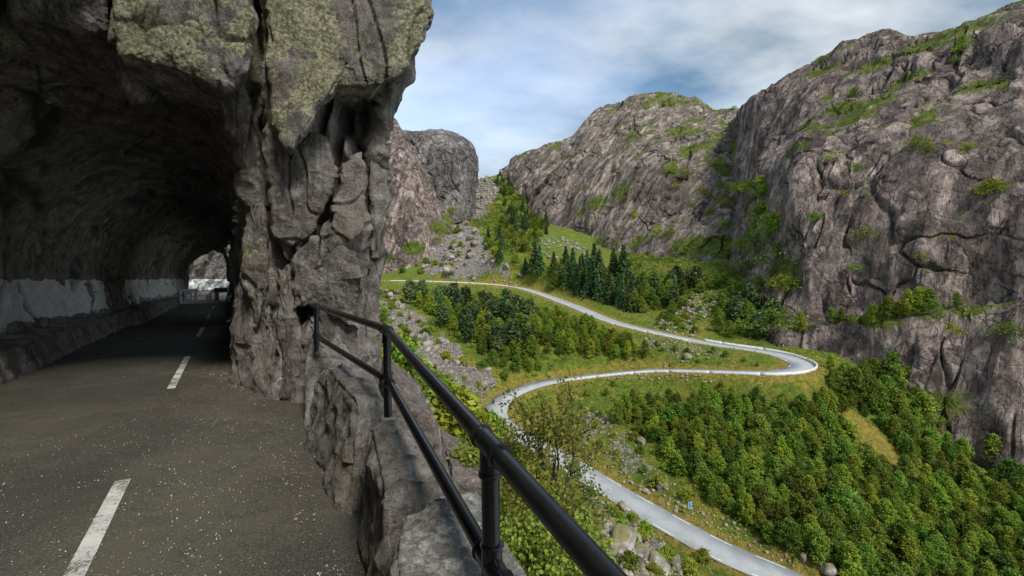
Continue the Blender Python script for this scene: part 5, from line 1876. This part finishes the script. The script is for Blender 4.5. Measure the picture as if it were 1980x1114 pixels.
# ------------------------------------------------------------------ the thin birch close to the railing
def near_tree(name, base, h, seed, nleaf, lsize, label, lean=(0, 0), spread=0.55, stems=3):
    r = np.random.default_rng(seed)
    tubes = []
    tips = []

    def grow(p, d, L, rad, depth):
        n = 6
        pts = [p]
        for i in range(n):
            d = d + r.normal(size=3) * 0.10 + np.array([0, 0, 0.03])
            d /= np.linalg.norm(d)
            pts.append(pts[-1] + d * L / n)
        pts = np.array(pts)
        tubes.append(tube(pts, np.linspace(rad, rad * 0.55, n + 1), 6 if depth < 2 else 4, False))
        if depth >= 1:
            for q in pts[1:]:
                tips.append((q, depth))
        if depth < 3:
            kk = [5, 6, 5][depth]
            for j in range(kk):
                t = 0.3 + 0.7 * (j + r.random()) / kk
                q = pts[min(n, int(t * n))]
                nd = d * 0.65 + r.normal(size=3) * spread + np.array([0, 0, 0.15])
                nd /= np.linalg.norm(nd)
                grow(q, nd, L * (0.42 + 0.2 * r.random()) * (1.15 - 0.4 * t), rad * 0.45, depth + 1)
    for k in range(stems):
        d = np.array([lean[0] + r.normal() * 0.2, lean[1] + r.normal() * 0.2, 1.0])
        grow(np.array([r.normal() * .1, r.normal() * .1, -0.2]), d / np.linalg.norm(d), h * (0.62 + .2 * r.random()), 0.011 * h, 0)
    root = empty(name, tuple(base))
    tag(root, label, 'tree' if 'tree' in name else 'shrub')
    link('trunk' if 'tree' in name else 'stems', poly_mesh('stems', tubes, M['twig']), root)
    T = np.array([t[0] for t in tips])
    c = T[r.integers(len(T), size=nleaf)] + r.normal(size=(nleaf, 3)) * 0.085
    n = len(c)
    # pointed oval leaf of six corners
    a = r.normal(size=(n, 3)); a[:, 2] -= 0.5; a /= np.linalg.norm(a, axis=1, keepdims=True)
    b = np.cross(a, r.normal(size=(n, 3)) + [0, 0, .6]); b /= np.linalg.norm(b, axis=1, keepdims=True)
    s = (lsize * (0.6 + 0.7 * r.random(n)))[:, None]
    a, b = a * s, b * s * 0.36
    V = np.stack([c, c + a * .35 + b, c + a * .7 + b * .7, c + a, c + a * .7 - b * .7, c + a * .35 - b], 1).reshape(-1, 3)
    i = np.arange(n)[:, None] * 6
    f = np.concatenate([i + [0, 1, 2, 3], i + [0, 3, 4, 5]])
    o = link('leaves', mesh_np('leaves', V, f, M['near_leaf']), root)
    o['kind'] = 'stuff'
    return root


near_tree('birch_tree', unp(1062, 1290, 7.2), 4.15, 61, 10500, 0.058, 'thin leafy birch growing just beyond the railing', (0.04, 0), 0.5, 3)
near_tree('leafy_shrub', unp(1040, 1230, 6.0), 2.4, 62, 11000, 0.055, 'leafy bush below the railing at the foot of the thin birch', (0, 0), 0.7, 4)
near_tree('leafy_shrub', unp(900, 1010, 13), 2.6, 63, 8000, 0.09, 'leafy bush between the rails beyond the long brown stone', (0, 0), 0.7, 4)
near_tree('leafy_shrub', unp(1010, 1150, 10.5), 3.2, 64, 10000, 0.08, 'leafy bush behind the third railing post', (0, 0), 0.7, 4)
near_tree('leafy_shrub', unp(1090, 1130, 14), 3.6, 65, 9000, 0.10, 'leafy bush right of the thin birch over the lower road', (0, 0), 0.7, 4)

# ------------------------------------------------------------------ petals and grit on the road
r6 = np.random.default_rng(6)
n = 15000
s_ = 1.6 + 9.5 * r6.random(n)**1.25
rr = -3.2 + 4.2 * r6.random(n)**0.8
keep = (fbm(np.stack([s_ / 1.2, rr / 1.2, 0 * rr], 1), 3, 81) > -0.22) & (rr < 0.95) & (r6.random(n) < np.clip(1.25 - (s_ - 2) / 9.5, 0.1, 1)) & (r6.random(n) < 0.14 + 0.86 * sstep(-2.2, 0.0, rr))
s_, rr = s_[keep], rr[keep]
c = srz(s_, rr, road_z(s_, rr) + 0.008)
V, f = leaf_quads(c, 0.0056, r6, 3.0, 1.9)
me = mesh_np('fallen_petals', V, f, simple_mat('dry petals', (0.44, 0.42, 0.33), 0.7, 0, 0.3, 60, (0.26, 0.24, 0.18)))
tag(link('fallen_petals', me), 'pale dry petals and grit littering the asphalt', 'litter', kind='stuff')
# grit along the foot of the pillar and stones
vs, fs, off = [], [], 0
for k in range(700):
    if k % 3:
        t = r6.random()
        sx, rx = 6.2 + 3.4 * t, 0.55 - 0.75 * t - 0.25 * r6.random()
    else:
        sx, rx = 1.5 + 4.5 * r6.random(), 0.5 - 0.15 * r6.random()**2
    v, fq = SMALL[r6.integers(len(SMALL))]
    sc_ = 0.004 + 0.013 * r6.random()**4
    vs.append(v * sc_ + srz(sx, rx, -HR + sc_ * 0.4)); fs.append(fq + off); off += len(v)
tag(link('gravel', mesh_np('gravel', np.concatenate(vs), np.concatenate(fs), M['boulder'])), 'loose grit along the foot of pillar and stones', 'gravel', kind='stuff')


# ------------------------------------------------------------------ small things
def box(c, size, rz=0.0):
    c = np.asarray(c, float); h = np.asarray(size) / 2
    v = np.array([[x, y, z] for x in (-1, 1) for y in (-1, 1) for z in (-1, 1)]) * h
    R = np.array(Matrix.Rotation(rz, 3, 'Z'))
    return v @ R.T + c, np.array([[0, 1, 3, 2], [4, 6, 7, 5], [0, 4, 5, 1], [2, 3, 7, 6], [0, 2, 6, 4], [1, 5, 7, 3]])


RZ = math.atan2(TR[1], TR[0])
# white slatted barrier across the far end of the tunnel road
b0 = srz(34.5, -2.0, -HR)
root = empty('road_barrier', tuple(b0), RZ)
tag(root, 'white slatted barrier standing on the tunnel road', 'barrier')
link('base_beam', poly_mesh('base_beam', [box((0.2, 0, 0.09), (2.6, 0.35, 0.18))], M['concrete'], False), root)
for x, w_, hh in [(-0.42, .16, .62), (-0.16, .16, .62), (0.08, .16, .62), (0.32, .2, .62), (1.0, .34, .36), (1.32, .12, .48)]:
    link('upright', poly_mesh('upright', [box((x, 0, 0.18 + hh / 2), (w_, 0.12, hh))], M['concrete'], False), root)
link('top_rail', poly_mesh('top_rail', [box((-0.05, 0, 0.85), (1.0, 0.14, 0.1))], M['concrete'], False), root)
root = empty('timber_barrier', tuple(srz(38, 0.0, -HR)), RZ)
tag(root, 'yellowish timber beam barrier beside the right tunnel wall', 'barrier')
link('beam', poly_mesh('beam', [box((0, 0, 0.75), (1.6, 0.2, 0.32))], M['wood'], False), root)
for x in (-.6, .6):
    link('leg', poly_mesh('leg', [box((x, 0, 0.29), (0.15, 0.18, 0.58))], M['wood'], False), root)
# stone kerb of the left tunnel wall, block by block
root = empty('tunnel_kerb', tuple(srz(20, -3.1, -HR)))
tag(root, 'rough dark stone kerb along the left tunnel wall', 'kerb')
for k in range(20):
    s0 = 9.2 + k * 1.25
    dr = 0.0 if s0 < 18 else 0.28
    v = hexa_rock('kerb_stone', [srz(s0, -3.45 + dr, -1.02), srz(s0, -2.85 + dr, -1.06), srz(s0 + 1.22, -2.85 + dr, -1.06), srz(s0 + 1.22, -3.45 + dr, -1.02)],
                  [srz(s0, -3.6 + dr, -1.6), srz(s0, -2.7 + dr, -1.6), srz(s0 + 1.22, -2.7 + dr, -1.6), srz(s0 + 1.22, -3.6 + dr, -1.6)], 14, 700 + k, M['tunnel'], 0.07, 0.5, 0)
    v.parent = root
    v.location = v.location - root.location
o = link('plank', poly_mesh('plank', [box((0, 0, 0), (0.16, 2.6, 0.05), 0)], M['wood'], False), None, tuple(srz(30.5, -2.55, -0.93)))
o.rotation_euler = (0.03, 0, RZ - 0.25)
tag(o, 'pale wooden plank lying on the tunnel kerb', 'plank')


def ring(p, rad, thick, label):
    a = np.linspace(0, 2 * np.pi, 17)
    root_pts = np.stack([np.cos(a) * rad, 0 * a, np.sin(a) * rad], 1)
    o = link('anchor_ring', poly_mesh('anchor_ring', [tube(root_pts, thick, 6, False)], M['steel']), None, tuple(p))
    link('stem', poly_mesh('stem', [tube(np.array([[rad, 0, 0], [rad + .01, 0.01, 0], [rad + .015, 0.06, 0]]), thick, 6)], M['steel']), o)
    tag(o, label, 'ring')


ring(unp(487, 487, 6.75), 0.022, 0.005, 'steel anchor ring highest on the tunnel side of the pillar')
ring(unp(421, 507, 7.4), 0.022, 0.005, 'steel anchor ring on the inner tunnel wall left of the pillar')
ring(unp(540, 733, 5.6), 0.018, 0.005, 'steel ring low on the pillar close to the road')


def road_sign(px, py, w_, h_, post, label, mat):
    p = ground_pick(px, py)
    root = empty('road_sign', tuple(p), 0.25)
    tag(root, label, 'sign')
    link('post', poly_mesh('post', [tube(np.array([[0, 0, -.3], [0, 0, post]]), 0.04, 8)], M['steel']), root)
    link('sign_panel', poly_mesh('sign_panel', [box((0, -.06, post - h_ / 2), (w_, 0.03, h_))], M[mat], False), root)
    link('sign_border', poly_mesh('sign_border', [box((0, -.07, post - h_ + 0.03), (w_ * .96, 0.03, .05)), box((0, -.07, post - 0.03), (w_ * .96, 0.03, .05)),
                                                  box((-w_ * .455, -.07, post - h_ / 2), (.05, 0.03, h_ - .13)), box((w_ * .455, -.07, post - h_ / 2), (.05, 0.03, h_ - .13))], M['white_paint'], False), root)


road_sign(1335, 992, 0.62, 1.1, 2.5, 'small blue road sign on a post above the lower road', 'sign_blue')
road_sign(1524, 655, 0.9, 1.5, 5.0, 'grey sign board on a tall post by the hairpin cliff', 'steel')


def marker(px, py, h, label, grp=None):
    p = ground_pick(px, py)
    root = empty('marker_post', tuple(p))
    tag(root, label, 'post', grp)
    link('post', poly_mesh('post', [tube(np.array([[0, 0, -.2], [0, 0, h]]), 0.07, 8)], M['white_paint']), root)
    link('cap', poly_mesh('cap', [tube(np.array([[0, 0, h], [0, 0, h + .08]]), 0.09, 8)], M['steel']), root)


marker(1370, 1078, 0.9, 'white marker post on the left edge of the lower road')
marker(1285, 704, 1.4, 'thin pale post in the hairpin island')
marker(999, 549, 1.8, 'pale post beside the upper road below the pointed boulder')
marker(1512, 668, 0.9, 'white marker post inside the hairpin bend')
# small grey hut in the gorge
p = ground_pick(884, 412)
root = empty('hut', tuple(p))
tag(root, 'tiny grey stone hut high in the gorge', 'hut')
link('wall', poly_mesh('wall', [box((0, 0, 2.2), (3.6, 3.2, 5.4))], M['concrete'], False), root)
link('roof', poly_mesh('roof', [box((0, 0, 5.1), (4.6, 4.2, 0.4))], M['steel'], False), root)
print('objects', len(bpy.data.objects), COUNT)
